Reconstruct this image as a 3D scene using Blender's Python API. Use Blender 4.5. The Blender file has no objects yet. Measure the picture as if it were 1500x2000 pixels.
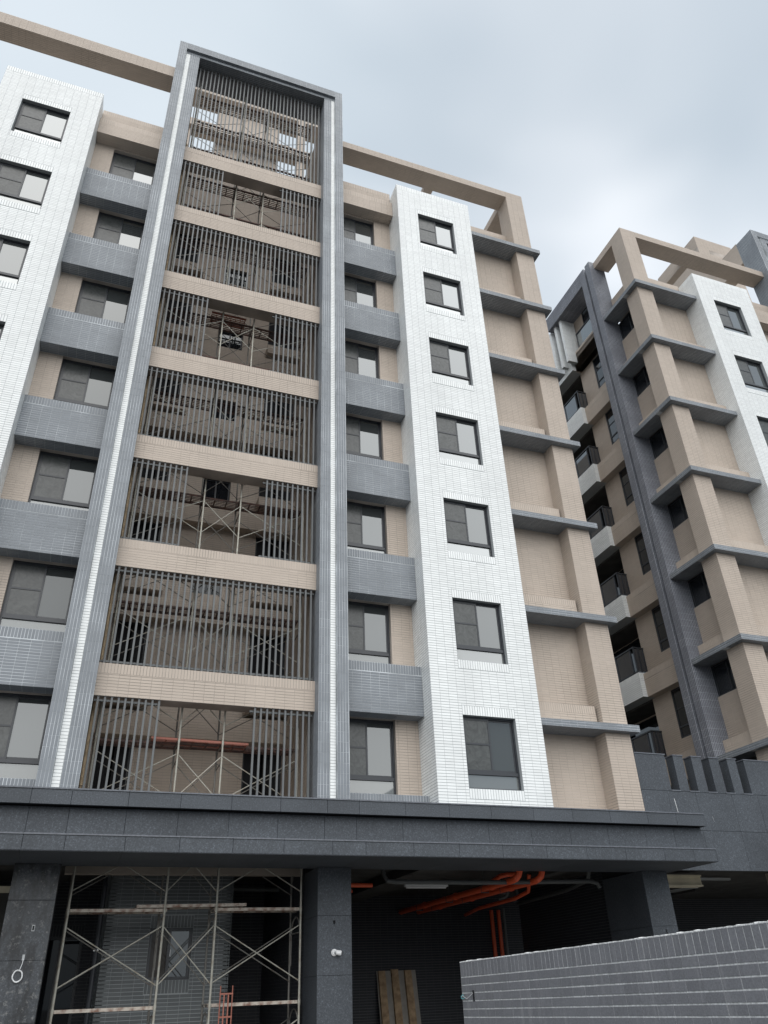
import bpy, math, random
import numpy as np
from mathutils import Vector, Matrix

random.seed(7)
rng = np.random.default_rng(7)
S = bpy.context.scene
COL = S.collection

# ------------------------------------------------------------------ camera
cd = bpy.data.cameras.new('camera'); cam = bpy.data.objects.new('camera', cd); COL.objects.link(cam)
P_, Y_, R_ = math.radians(31.827), math.radians(21.163), math.radians(-2.352)
fwd = Vector((math.cos(P_) * math.sin(Y_), math.cos(P_) * math.cos(Y_), math.sin(P_)))
rgt = Vector((math.cos(Y_), -math.sin(Y_), 0)); upv = rgt.cross(fwd)
r2 = math.cos(R_) * rgt + math.sin(R_) * upv
u2 = -math.sin(R_) * rgt + math.cos(R_) * upv
M = Matrix((r2, u2, -fwd)).transposed().to_4x4(); M.translation = Vector((0.149, -17.153, 1.6))
cam.matrix_world = M
cd.sensor_fit = 'VERTICAL'; cd.sensor_height = 32.0; cd.lens = 32.0 * 1513.89 / 2000.0
cd.clip_start = 0.1; cd.clip_end = 3000
S.camera = cam

# ------------------------------------------------------------------ sky, sun, exposure
SUN_EL, SUN_AZ = math.radians(47), math.radians(187)       # azimuth clockwise from +Y
w = bpy.data.worlds.new('World'); S.world = w; w.use_nodes = True
nt = w.node_tree; nt.nodes.clear(); L = nt.links.new
sky = nt.nodes.new('ShaderNodeTexSky'); sky.sky_type = 'NISHITA'; sky.sun_disc = False
sky.sun_elevation = SUN_EL; sky.sun_rotation = SUN_AZ; sky.air_density = 1.4; sky.dust_density = 3.0
tc = nt.nodes.new('ShaderNodeTexCoord')
mp = nt.nodes.new('ShaderNodeMapping'); mp.inputs['Scale'].default_value = (1.0, 1.0, 1.7)
mp.inputs['Location'].default_value = (3.1, 0.6, 0.2)
no = nt.nodes.new('ShaderNodeTexNoise'); no.inputs['Scale'].default_value = 1.5; no.inputs['Detail'].default_value = 3.0
no.inputs['Roughness'].default_value = 0.47; no.inputs['Distortion'].default_value = 0.35
cr = nt.nodes.new('ShaderNodeValToRGB')
cr.color_ramp.elements[0].position = 0.33; cr.color_ramp.elements[0].color = (5.5, 6.45, 7.35, 1)
cr.color_ramp.elements[1].position = 0.68; cr.color_ramp.elements[1].color = (7.9, 8.6, 9.4, 1)
mx = nt.nodes.new('ShaderNodeMix'); mx.data_type = 'RGBA'; mx.inputs[0].default_value = 0.88
bg = nt.nodes.new('ShaderNodeBackground'); bg.inputs['Strength'].default_value = 0.0503
wo = nt.nodes.new('ShaderNodeOutputWorld')
L(tc.outputs['Generated'], mp.inputs['Vector']); L(mp.outputs[0], no.inputs['Vector']); L(no.outputs['Fac'], cr.inputs[0])
acc = cr.outputs[0]
for dv, deg, amt in (((.348, .308, .885), 24, (3.0, 2.6, 2.3)), ((-.124, .53, .839), 31, (2.9, 2.8, 2.6)), ((.60, .36, .71), 18, (1.6, 1.5, 1.4)), ((.45, .50, .73), 22, (1.0, .95, .9))):
    # thinner, brighter places in the cloud sheet
    dp = nt.nodes.new('ShaderNodeVectorMath'); dp.operation = 'DOT_PRODUCT'; dp.inputs[1].default_value = dv; L(tc.outputs['Generated'], dp.inputs[0])
    ad = nt.nodes.new('ShaderNodeMath'); ad.operation = 'MULTIPLY_ADD'; ad.inputs[1].default_value = 0.16; L(no.outputs['Fac'], ad.inputs[0]); L(dp.outputs['Value'], ad.inputs[2])
    mr = nt.nodes.new('ShaderNodeMapRange'); mr.interpolation_type = 'SMOOTHERSTEP'
    mr.inputs[1].default_value = math.cos(math.radians(deg)) + 0.08; mr.inputs[2].default_value = 1.09; L(ad.outputs[0], mr.inputs[0])
    sc_ = nt.nodes.new('ShaderNodeVectorMath'); sc_.operation = 'SCALE'; sc_.inputs[0].default_value = amt; L(mr.outputs[0], sc_.inputs['Scale'])
    va = nt.nodes.new('ShaderNodeVectorMath'); va.operation = 'ADD'; L(acc, va.inputs[0]); L(sc_.outputs[0], va.inputs[1]); acc = va.outputs[0]
L(sky.outputs[0], mx.inputs[6]); L(acc, mx.inputs[7]); L(mx.outputs[2], bg.inputs['Color']); L(bg.outputs[0], wo.inputs['Surface'])
sd = bpy.data.lights.new('sun', 'SUN'); sd.energy = 1.5; sd.angle = math.radians(84); sd.color = (1.0, 0.975, 0.94)
so = bpy.data.objects.new('sun', sd); COL.objects.link(so)
sdir = Vector((math.cos(SUN_EL) * math.sin(SUN_AZ), math.cos(SUN_EL) * math.cos(SUN_AZ), math.sin(SUN_EL)))
so.rotation_euler = (-sdir).to_track_quat('-Z', 'Y').to_euler(); so.location = (0, -30, 60)
S.view_settings.view_transform = 'Standard'; S.view_settings.look = 'None'
S.view_settings.exposure = 1.0; S.view_settings.gamma = 1.0; S.view_settings.use_curve_mapping = False
S.cycles.max_bounces = 6; S.cycles.diffuse_bounces = 3; S.cycles.glossy_bounces = 3


# ------------------------------------------------------------------ materials
def newmat(name):
    m = bpy.data.materials.new(name); m.use_nodes = True
    return m, m.node_tree, m.node_tree.nodes['Principled BSDF']


def tile_mat(name, col, rough=0.4, var=0.06, spec=0.35, streak=0.05):
    m, t, b = newmat(name); N = t.nodes.new; L = t.links.new
    geo = N('ShaderNodeNewGeometry'); tc = N('ShaderNodeTexCoord')
    ns = N('ShaderNodeTexNoise'); ns.inputs['Scale'].default_value = 0.55; ns.inputs['Detail'].default_value = 5
    mpn = N('ShaderNodeMapping'); mpn.inputs['Scale'].default_value = (1.6, 1.6, 0.45)
    L(tc.outputs['Object'], mpn.inputs[0]); L(mpn.outputs[0], ns.inputs['Vector'])
    fn = N('ShaderNodeTexNoise'); fn.inputs['Scale'].default_value = 60; fn.inputs['Detail'].default_value = 2
    L(tc.outputs['Object'], fn.inputs['Vector'])
    a = N('ShaderNodeMapRange'); a.inputs[3].default_value = 1 - var; a.inputs[4].default_value = 1 + var
    L(geo.outputs['Random Per Island'], a.inputs[0])
    s = N('ShaderNodeMapRange'); s.inputs[1].default_value = 0.3; s.inputs[2].default_value = 0.7
    s.inputs[3].default_value = 1 - streak; s.inputs[4].default_value = 1 + streak; L(ns.outputs['Fac'], s.inputs[0])
    mu = N('ShaderNodeMath'); mu.operation = 'MULTIPLY'; L(a.outputs[0], mu.inputs[0]); L(s.outputs[0], mu.inputs[1])
    vm = N('ShaderNodeVectorMath'); vm.operation = 'SCALE'; vm.inputs[0].default_value = col; L(mu.outputs[0], vm.inputs['Scale'])
    L(vm.outputs[0], b.inputs['Base Color'])
    b.inputs['Roughness'].default_value = rough; b.inputs['Specular IOR Level'].default_value = spec
    bp = N('ShaderNodeBump'); bp.inputs['Strength'].default_value = 0.12; bp.inputs['Distance'].default_value = 0.004
    L(fn.outputs['Fac'], bp.inputs['Height']); L(bp.outputs[0], b.inputs['Normal'])
    return m


def plain(name, col, rough=0.6, metal=0.0, noise=0.0, nscale=4.0, spec=0.4, col2=None, lo=0.4, hi=0.65, bump=0.0):
    m, t, b = newmat(name); N = t.nodes.new; L = t.links.new
    b.inputs['Base Color'].default_value = (*col, 1); b.inputs['Roughness'].default_value = rough
    b.inputs['Metallic'].default_value = metal; b.inputs['Specular IOR Level'].default_value = spec
    if noise or col2:
        tc = N('ShaderNodeTexCoord'); ns = N('ShaderNodeTexNoise'); ns.inputs['Scale'].default_value = nscale
        ns.inputs['Detail'].default_value = 6; L(tc.outputs['Object'], ns.inputs['Vector'])
        r = N('ShaderNodeValToRGB'); c2 = col2 or tuple(min(1, c * (1 + noise)) for c in col)
        c1 = col if col2 else tuple(c * (1 - noise) for c in col)
        r.color_ramp.elements[0].position = lo; r.color_ramp.elements[0].color = (*c1, 1)
        r.color_ramp.elements[1].position = hi; r.color_ramp.elements[1].color = (*c2, 1)
        L(ns.outputs['Fac'], r.inputs[0]); L(r.outputs[0], b.inputs['Base Color'])
        if bump:
            bp = N('ShaderNodeBump'); bp.inputs['Strength'].default_value = bump; bp.inputs['Distance'].default_value = 0.01
            L(ns.outputs['Fac'], bp.inputs['Height']); L(bp.outputs[0], b.inputs['Normal'])
    return m


def granite(name, base, dirty=0.0, rough=0.55):
    m, t, b = newmat(name); N = t.nodes.new; L = t.links.new
    tc = N('ShaderNodeTexCoord'); oi = N('ShaderNodeObjectInfo')
    vo = N('ShaderNodeTexVoronoi'); vo.inputs['Scale'].default_value = 55; L(tc.outputs['Object'], vo.inputs['Vector'])
    sp = N('ShaderNodeTexNoise'); sp.inputs['Scale'].default_value = 38; sp.inputs['Detail'].default_value = 6; sp.inputs['Roughness'].default_value = 0.75
    L(tc.outputs['Object'], sp.inputs['Vector'])
    rp = N('ShaderNodeValToRGB'); e = rp.color_ramp.elements
    e[0].position = 0.36; e[0].color = (*[c * 0.72 for c in base], 1)
    e[1].position = 0.74; e[1].color = (*[min(1, c * 3.0) for c in base], 1)
    k = e.new(0.56); k.color = (*[c * 1.15 for c in base], 1)
    L(sp.outputs['Fac'], rp.inputs[0])
    bn = N('ShaderNodeTexNoise'); bn.inputs['Scale'].default_value = 0.9; bn.inputs['Detail'].default_value = 5; L(tc.outputs['Object'], bn.inputs['Vector'])
    mr = N('ShaderNodeMapRange'); mr.inputs[1].default_value = 0.3; mr.inputs[2].default_value = 0.7; mr.inputs[3].default_value = 0.86; mr.inputs[4].default_value = 1.14
    L(bn.outputs['Fac'], mr.inputs[0])
    rr = N('ShaderNodeMapRange'); rr.inputs[3].default_value = 0.93; rr.inputs[4].default_value = 1.07; L(oi.outputs['Random'], rr.inputs[0])
    mu = N('ShaderNodeMath'); mu.operation = 'MULTIPLY'; L(mr.outputs[0], mu.inputs[0]); L(rr.outputs[0], mu.inputs[1])
    vm = N('ShaderNodeVectorMath'); vm.operation = 'SCALE'; L(rp.outputs[0], vm.inputs[0]); L(mu.outputs[0], vm.inputs['Scale'])
    out = vm.outputs[0]
    if dirty:
        dn = N('ShaderNodeTexNoise'); dn.inputs['Scale'].default_value = 3.2; dn.inputs['Detail'].default_value = 7; dn.inputs['Roughness'].default_value = 0.7
        mp = N('ShaderNodeMapping'); mp.inputs['Scale'].default_value = (1.5, 1.5, 0.5); L(tc.outputs['Object'], mp.inputs[0]); L(mp.outputs[0], dn.inputs['Vector'])
        dr = N('ShaderNodeValToRGB'); dr.color_ramp.elements[0].position = 0.44; dr.color_ramp.elements[0].color = (0, 0, 0, 1)
        dr.color_ramp.elements[1].position = 0.57; dr.color_ramp.elements[1].color = (dirty,) * 3 + (1,)
        L(dn.outputs['Fac'], dr.inputs[0])
        m1 = N('ShaderNodeMix'); m1.data_type = 'RGBA'; L(dr.outputs[0], m1.inputs[0]); L(out, m1.inputs[6]); m1.inputs[7].default_value = (0.025, 0.026, 0.028, 1)
        wn = N('ShaderNodeTexNoise'); wn.inputs['Scale'].default_value = 9; wn.inputs['Detail'].default_value = 8; wn.inputs['Roughness'].default_value = 0.75; L(tc.outputs['Object'], wn.inputs['Vector'])
        wr = N('ShaderNodeValToRGB'); wr.color_ramp.elements[0].position = 0.56; wr.color_ramp.elements[0].color = (0, 0, 0, 1)
        wr.color_ramp.elements[1].position = 0.66; wr.color_ramp.elements[1].color = (0.55,) * 3 + (1,)
        L(wn.outputs['Fac'], wr.inputs[0])
        m2 = N('ShaderNodeMix'); m2.data_type = 'RGBA'; L(wr.outputs[0], m2.inputs[0]); L(m1.outputs[2], m2.inputs[6]); m2.inputs[7].default_value = (0.30, 0.30, 0.29, 1)
        out = m2.outputs[2]
    L(out, b.inputs['Base Color']); b.inputs['Roughness'].default_value = rough; b.inputs['Specular IOR Level'].default_value = 0.35
    return m


def glass_mat(name, base, refl, rough=0.02, tint=(0.92, 0.95, 0.96), wav=0.0, gain=0.85):
    m = bpy.data.materials.new(name); m.use_nodes = True; t = m.node_tree; t.nodes.clear(); N = t.nodes.new; L = t.links.new
    d = N('ShaderNodeBsdfDiffuse'); d.inputs[0].default_value = (*base, 1)
    g = N('ShaderNodeBsdfGlossy'); g.inputs[0].default_value = (*tint, 1); g.inputs['Roughness'].default_value = rough
    f = N('ShaderNodeLayerWeight'); f.inputs['Blend'].default_value = 0.5       # coated glass: reflects more at grazing angles
    pw = N('ShaderNodeMath'); pw.operation = 'POWER'; pw.inputs[1].default_value = 1.35; L(f.outputs['Facing'], pw.inputs[0])
    a = N('ShaderNodeMath'); a.operation = 'MULTIPLY_ADD'; a.inputs[1].default_value = gain; a.inputs[2].default_value = refl; a.use_clamp = True; L(pw.outputs[0], a.inputs[0])
    mx = N('ShaderNodeMixShader'); L(a.outputs[0], mx.inputs[0]); L(d.outputs[0], mx.inputs[1]); L(g.outputs[0], mx.inputs[2])
    o = N('ShaderNodeOutputMaterial'); L(mx.outputs[0], o.inputs[0])
    if wav:
        tc = N('ShaderNodeTexCoord'); ns = N('ShaderNodeTexNoise'); ns.noise_dimensions = '4D'; ns.inputs['Scale'].default_value = 0.9; L(tc.outputs['Object'], ns.inputs['Vector'])
        oi = N('ShaderNodeObjectInfo'); wm = N('ShaderNodeMath'); wm.operation = 'MULTIPLY'; wm.inputs[1].default_value = 50; L(oi.outputs['Random'], wm.inputs[0]); L(wm.outputs[0], ns.inputs['W'])
        vr = N('ShaderNodeMapRange'); vr.inputs[3].default_value = refl * .6; vr.inputs[4].default_value = refl * 1.7; L(oi.outputs['Random'], vr.inputs[0]); L(vr.outputs[0], a.inputs[2])
        bp = N('ShaderNodeBump'); bp.inputs['Strength'].default_value = wav; bp.inputs['Distance'].default_value = 0.02
        L(ns.outputs['Fac'], bp.inputs['Height']); L(bp.outputs[0], g.inputs['Normal'])
    return m


def screen_mat(name):
    m, t, b = newmat(name); N = t.nodes.new; L = t.links.new
    tc = N('ShaderNodeTexCoord'); oi = N('ShaderNodeObjectInfo')
    wv = N('ShaderNodeTexNoise'); wv.noise_dimensions = '4D'; wv.inputs['Scale'].default_value = 4.0; wv.inputs['Detail'].default_value = 2; wv.inputs['Distortion'].default_value = 3.0
    wm = N('ShaderNodeMath'); wm.operation = 'MULTIPLY'; wm.inputs[1].default_value = 40; L(oi.outputs['Random'], wm.inputs[0]); L(wm.outputs[0], wv.inputs['W'])
    L(tc.outputs['Object'], wv.inputs['Vector'])
    r = N('ShaderNodeValToRGB'); r.color_ramp.elements[0].color = (0.034, 0.038, 0.038, 1); r.color_ramp.elements[0].position = .3; r.color_ramp.elements[1].position = .7; r.color_ramp.elements[1].color = (0.072, 0.078, 0.077, 1)
    L(wv.outputs['Fac'], r.inputs[0]); L(r.outputs[0], b.inputs['Base Color']); b.inputs['Roughness'].default_value = 0.28; b.inputs['Specular IOR Level'].default_value = 0.5
    return m


MT = dict(
    white=tile_mat('white_tile', (0.80, 0.82, 0.815), 0.3, 0.05, 0.4, 0.06),
    beige=tile_mat('beige_tile', (0.49, 0.42, 0.357), 0.55, 0.035, 0.25, 0.04),
    grey=tile_mat('grey_tile', (0.196, 0.214, 0.236), 0.42, 0.07, 0.35, 0.05),
    darkgrey=tile_mat('dark_grey_tile', (0.15, 0.157, 0.185), 0.42, 0.07, 0.35, 0.05),
    slate=tile_mat('slate_tile', (0.125, 0.137, 0.142), 0.5, 0.08, 0.3, 0.06),
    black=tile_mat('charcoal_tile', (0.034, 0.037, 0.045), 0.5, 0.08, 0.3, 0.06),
    g_white=plain('grey_grout', (0.36, 0.38, 0.385), 0.9),
    g_beige=plain('beige_grout', (0.40, 0.355, 0.315), 0.9, noise=0.3, nscale=0.8),
    g_grey=plain('pale_grout', (0.50, 0.53, 0.55), 0.9, noise=0.3, nscale=1.2),
    g_slate=plain('slate_grout', (0.34, 0.36, 0.37), 0.9),
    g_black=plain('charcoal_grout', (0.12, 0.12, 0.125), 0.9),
    frame=plain('window_frame', (0.030, 0.034, 0.041), 0.38, spec=0.5),
    fin=plain('louver_metal', (0.118, 0.126, 0.130), 0.45, spec=0.4, noise=0.08, nscale=2),
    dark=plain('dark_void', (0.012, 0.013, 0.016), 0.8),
    glass=glass_mat('window_glass', (0.05, 0.055, 0.055), 0.07, wav=0.12, gain=0.50),
    glassdim=glass_mat('low_glass', (0.12, 0.125, 0.122), 0.09, wav=0.02),
    glassmid=glass_mat('shaded_glass', (0.05, 0.05, 0.05), 0.10, gain=0.25, wav=0.05),
    glassbrown=glass_mat('brown_glass', (0.06, 0.052, 0.045), 0.02, gain=0.2),
    glassdark=glass_mat('dark_glass', (0.012, 0.014, 0.018), 0.02, gain=0.35),
    railglass=glass_mat('rail_glass', (0.02, 0.022, 0.03), 0.05, gain=0.5),
    screen=screen_mat('insect_screen'),
    granite=granite('granite', (0.060, 0.068, 0.079)),
    granite2=granite('stained_granite', (0.060, 0.066, 0.074), dirty=0.85, rough=0.36),
    joint=plain('dark_joint', (0.012, 0.013, 0.015), 0.9),
    coping=plain('granite_coping', (0.125, 0.135, 0.155), 0.4, noise=0.15, nscale=20),
    plaster=plain('plaster', (0.50, 0.44, 0.38), 0.8, noise=0.05, nscale=1.5),
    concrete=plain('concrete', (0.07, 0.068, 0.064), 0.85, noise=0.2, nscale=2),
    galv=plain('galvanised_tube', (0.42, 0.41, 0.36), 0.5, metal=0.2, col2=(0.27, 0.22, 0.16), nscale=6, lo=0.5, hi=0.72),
    galvdark=plain('dark_tube', (0.21, 0.205, 0.19), 0.55, metal=0.2, col2=(0.13, 0.10, 0.08), nscale=6, lo=0.5, hi=0.72),  # darker tone for the back poles, back braces and cross bars
    rust=plain('rust_paint', (0.135, 0.07, 0.055), 0.7, col2=(0.075, 0.05, 0.045), nscale=8, lo=0.4, hi=0.6),
    redpaint=plain('red_oxide', (0.34, 0.125, 0.09), 0.6, col2=(0.30, 0.12, 0.085), nscale=9, lo=0.5, hi=0.7),
    dusty=plain('cement_dusty_steel', (0.52, 0.47, 0.41), 0.8, col2=(0.22, 0.13, 0.10), nscale=7, lo=0.45, hi=0.68, bump=0.3),
    firepipe=plain('fire_pipe_paint', (0.78, 0.115, 0.04), 0.4, spec=0.5),
    pvc=plain('grey_pvc', (0.10, 0.105, 0.105), 0.45),
    blackpipe=plain('black_pipe', (0.035, 0.038, 0.045), 0.4),
    bamboo=plain('brown_pipe', (0.50, 0.38, 0.24), 0.5, noise=0.2, nscale=5),
    wood=plain('timber', (0.52, 0.37, 0.23), 0.75, col2=(0.27, 0.18, 0.11), nscale=7, lo=0.35, hi=0.7, bump=0.2),
    board=plain('grey_board', (0.36, 0.34, 0.31), 0.8, noise=0.1),
    whiteplastic=plain('white_plastic', (0.78, 0.79, 0.80), 0.35),
    greyplastic=plain('grey_plastic', (0.45, 0.47, 0.48), 0.4),
    cyan=plain('cyan_wire', (0.12, 0.42, 0.46), 0.5),
    creamsteel=plain('cream_steel', (0.74, 0.68, 0.52), 0.6, noise=0.1, nscale=2),
    mortar=plain('white_mortar', (0.62, 0.63, 0.63), 0.95, noise=0.2, nscale=25, bump=0.6),
    ground=plain('paved_ground', (0.065, 0.064, 0.062), 0.9, noise=0.2, nscale=0.4),
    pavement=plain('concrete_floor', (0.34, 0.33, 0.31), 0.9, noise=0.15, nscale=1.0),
    road=plain('asphalt', (0.055, 0.055, 0.057), 0.9, noise=0.25, nscale=3),
)


def walltile_mat():
    m, t, b = newmat('garden_wall_tile'); N = t.nodes.new; L = t.links.new
    tc = N('ShaderNodeTexCoord'); oi = N('ShaderNodeObjectInfo'); geo = N('ShaderNodeNewGeometry')
    mp = N('ShaderNodeMapping'); mp.inputs['Scale'].default_value = (10, 10, 1.1); L(geo.outputs['Position'], mp.inputs[0])
    n1 = N('ShaderNodeTexNoise'); n1.inputs['Scale'].default_value = 1.0; n1.inputs['Detail'].default_value = 6; n1.inputs['Roughness'].default_value = 0.65; L(mp.outputs[0], n1.inputs['Vector'])
    r1 = N('ShaderNodeValToRGB'); r1.color_ramp.elements[0].position = 0.54; r1.color_ramp.elements[0].color = (0, 0, 0, 1)
    r1.color_ramp.elements[1].position = 0.78; r1.color_ramp.elements[1].color = (0.55, 0.55, 0.55, 1); L(n1.outputs['Fac'], r1.inputs[0])
    n2 = N('ShaderNodeTexNoise'); n2.inputs['Scale'].default_value = 45; n2.inputs['Detail'].default_value = 5; n2.inputs['Roughness'].default_value = 0.7; L(geo.outputs['Position'], n2.inputs['Vector'])
    r2 = N('ShaderNodeMapRange'); r2.inputs[1].default_value = 0.25; r2.inputs[2].default_value = 0.75; r2.inputs[3].default_value = 0.78; r2.inputs[4].default_value = 1.25; L(n2.outputs['Fac'], r2.inputs[0])
    r3 = N('ShaderNodeMapRange'); r3.inputs[3].default_value = 0.93; r3.inputs[4].default_value = 1.07; L(oi.outputs['Random'], r3.inputs[0])
    mu = N('ShaderNodeMath'); mu.operation = 'MULTIPLY'; L(r2.outputs[0], mu.inputs[0]); L(r3.outputs[0], mu.inputs[1])
    vm = N('ShaderNodeVectorMath'); vm.operation = 'SCALE'; vm.inputs[0].default_value = (0.195, 0.199, 0.215); L(mu.outputs[0], vm.inputs['Scale'])
    mx = N('ShaderNodeMix'); mx.data_type = 'RGBA'; L(r1.outputs[0], mx.inputs[0]); L(vm.outputs[0], mx.inputs[6]); mx.inputs[7].default_value = (0.36, 0.36, 0.37, 1)
    L(mx.outputs[2], b.inputs['Base Color']); b.inputs['Roughness'].default_value = 0.75; b.inputs['Specular IOR Level'].default_value = 0.25
    bp = N('ShaderNodeBump'); bp.inputs['Strength'].default_value = 0.4; bp.inputs['Distance'].default_value = 0.004; L(n2.outputs['Fac'], bp.inputs['Height']); L(bp.outputs[0], b.inputs['Normal'])
    return m


MT['walltile'] = walltile_mat()

# ------------------------------------------------------------------ mesh helpers
XM = None            # mirror constant; x -> XM - x when set


def mapv(v):
    v = np.asarray(v, float).reshape(-1, 3)
    if XM is not None:
        v = v.copy(); v[:, 0] = XM - v[:, 0]
    return v


class MB:
    """collects quads / polygons and links them as one mesh object"""
    def __init__(s): s.v = []; s.f = []; s.m = []; s.n = 0

    def add(s, verts, faces, mat=0):
        verts = mapv(verts); s.v.append(verts)
        for f in faces:
            f = [i + s.n for i in f]
            s.f.append(f[::-1] if XM is not None else f); s.m.append(mat)
        s.n += len(verts); return s

    def box(s, x0, x1, y0, y1, z0, z1, mat=0):
        v = [(x, y, z) for z in (z0, z1) for y in (y0, y1) for x in (x0, x1)]
        return s.add(v, [(0, 2, 3, 1), (4, 5, 7, 6), (0, 1, 5, 4), (1, 3, 7, 5), (3, 2, 6, 7), (2, 0, 4, 6)], mat)

    def tube(s, p, q, r, n=8, mat=0, r2=None):
        p = Vector(p); q = Vector(q); d = (q - p).normalized()
        a = d.orthogonal().normalized(); b = d.cross(a); r2 = r if r2 is None else r2
        v = [p + (a * math.cos(t) + b * math.sin(t)) * r for t in [2 * math.pi * i / n for i in range(n)]] + \
            [q + (a * math.cos(t) + b * math.sin(t)) * r2 for t in [2 * math.pi * i / n for i in range(n)]]
        f = [(i, (i + 1) % n, n + (i + 1) % n, n + i) for i in range(n)] + [tuple(range(n))[::-1], tuple(range(n, 2 * n))]
        return s.add([tuple(x) for x in v], f, mat)

    def path(s, pts, r, n=8, mat=0):
        pts = [Vector(p) for p in pts]; rings = []; ref = None
        for i, p in enumerate(pts):
            d = (pts[min(i + 1, len(pts) - 1)] - pts[max(i - 1, 0)]).normalized()
            a = d.orthogonal().normalized() if ref is None else (ref - d * ref.dot(d)).normalized()
            ref = a; b = d.cross(a)
            rings.append([tuple(p + (a * math.cos(2 * math.pi * k / n) + b * math.sin(2 * math.pi * k / n)) * r) for k in range(n)])
        v = [x for rg in rings for x in rg]; f = []
        for i in range(len(pts) - 1):
            for k in range(n):
                f.append((i * n + k, i * n + (k + 1) % n, (i + 1) * n + (k + 1) % n, (i + 1) * n + k))
        f.append(tuple(range(n))[::-1]); f.append(tuple((len(pts) - 1) * n + k for k in range(n)))
        return s.add(v, f, mat)

    def mesh(s, name, mats):
        me = bpy.data.meshes.new(name)
        me.from_pydata([tuple(x) for x in np.concatenate(s.v)], [], s.f)
        for m in mats: me.materials.append(MT[m])
        if len(mats) > 1: me.polygons.foreach_set('material_index', s.m)
        me.update(); return me

    def build(s, name, mats, parent=None, **k):
        if isinstance(mats, str): mats = [mats]
        return link(name, s.mesh(name, mats), parent, **k)


def root_loc(o):
    while o.parent: o = o.parent
    return Vector(o.location) if o.type == 'EMPTY' else Vector((0, 0, 0))


def link(name, me, parent=None, loc=None, **k):
    """loc None: mesh is in world coordinates (things standing at world origin offset); else object sits at loc"""
    o = bpy.data.objects.new(name, me); COL.objects.link(o)
    wl = Vector(loc) if loc is not None else Vector((0, 0, 0))
    if parent:
        o.parent = parent
        pw = Vector(parent['_w']) if '_w' in parent else Vector((0, 0, 0))
        o.location = wl - pw
    else:
        o.location = wl
    o['_w'] = tuple(wl)
    for a, b in k.items(): o[a] = b
    return o


def thing(name, label, cat, loc=(0, 0, 0), group=None):
    o = bpy.data.objects.new(name, None); COL.objects.link(o); o.location = loc; o.empty_display_size = 0.3
    o['_w'] = tuple(loc); o['label'] = label; o['category'] = cat
    if group: o['group'] = group
    return o


def tag(o, label, cat, group=None):
    o['label'] = label; o['category'] = cat
    if group: o['group'] = group
    return o


TW, TH, TP = 0.2315, 0.0595, 0.0035     # tile 228 x 61, proud 6 mm
PU, PV = 0.236, 0.0695


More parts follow.
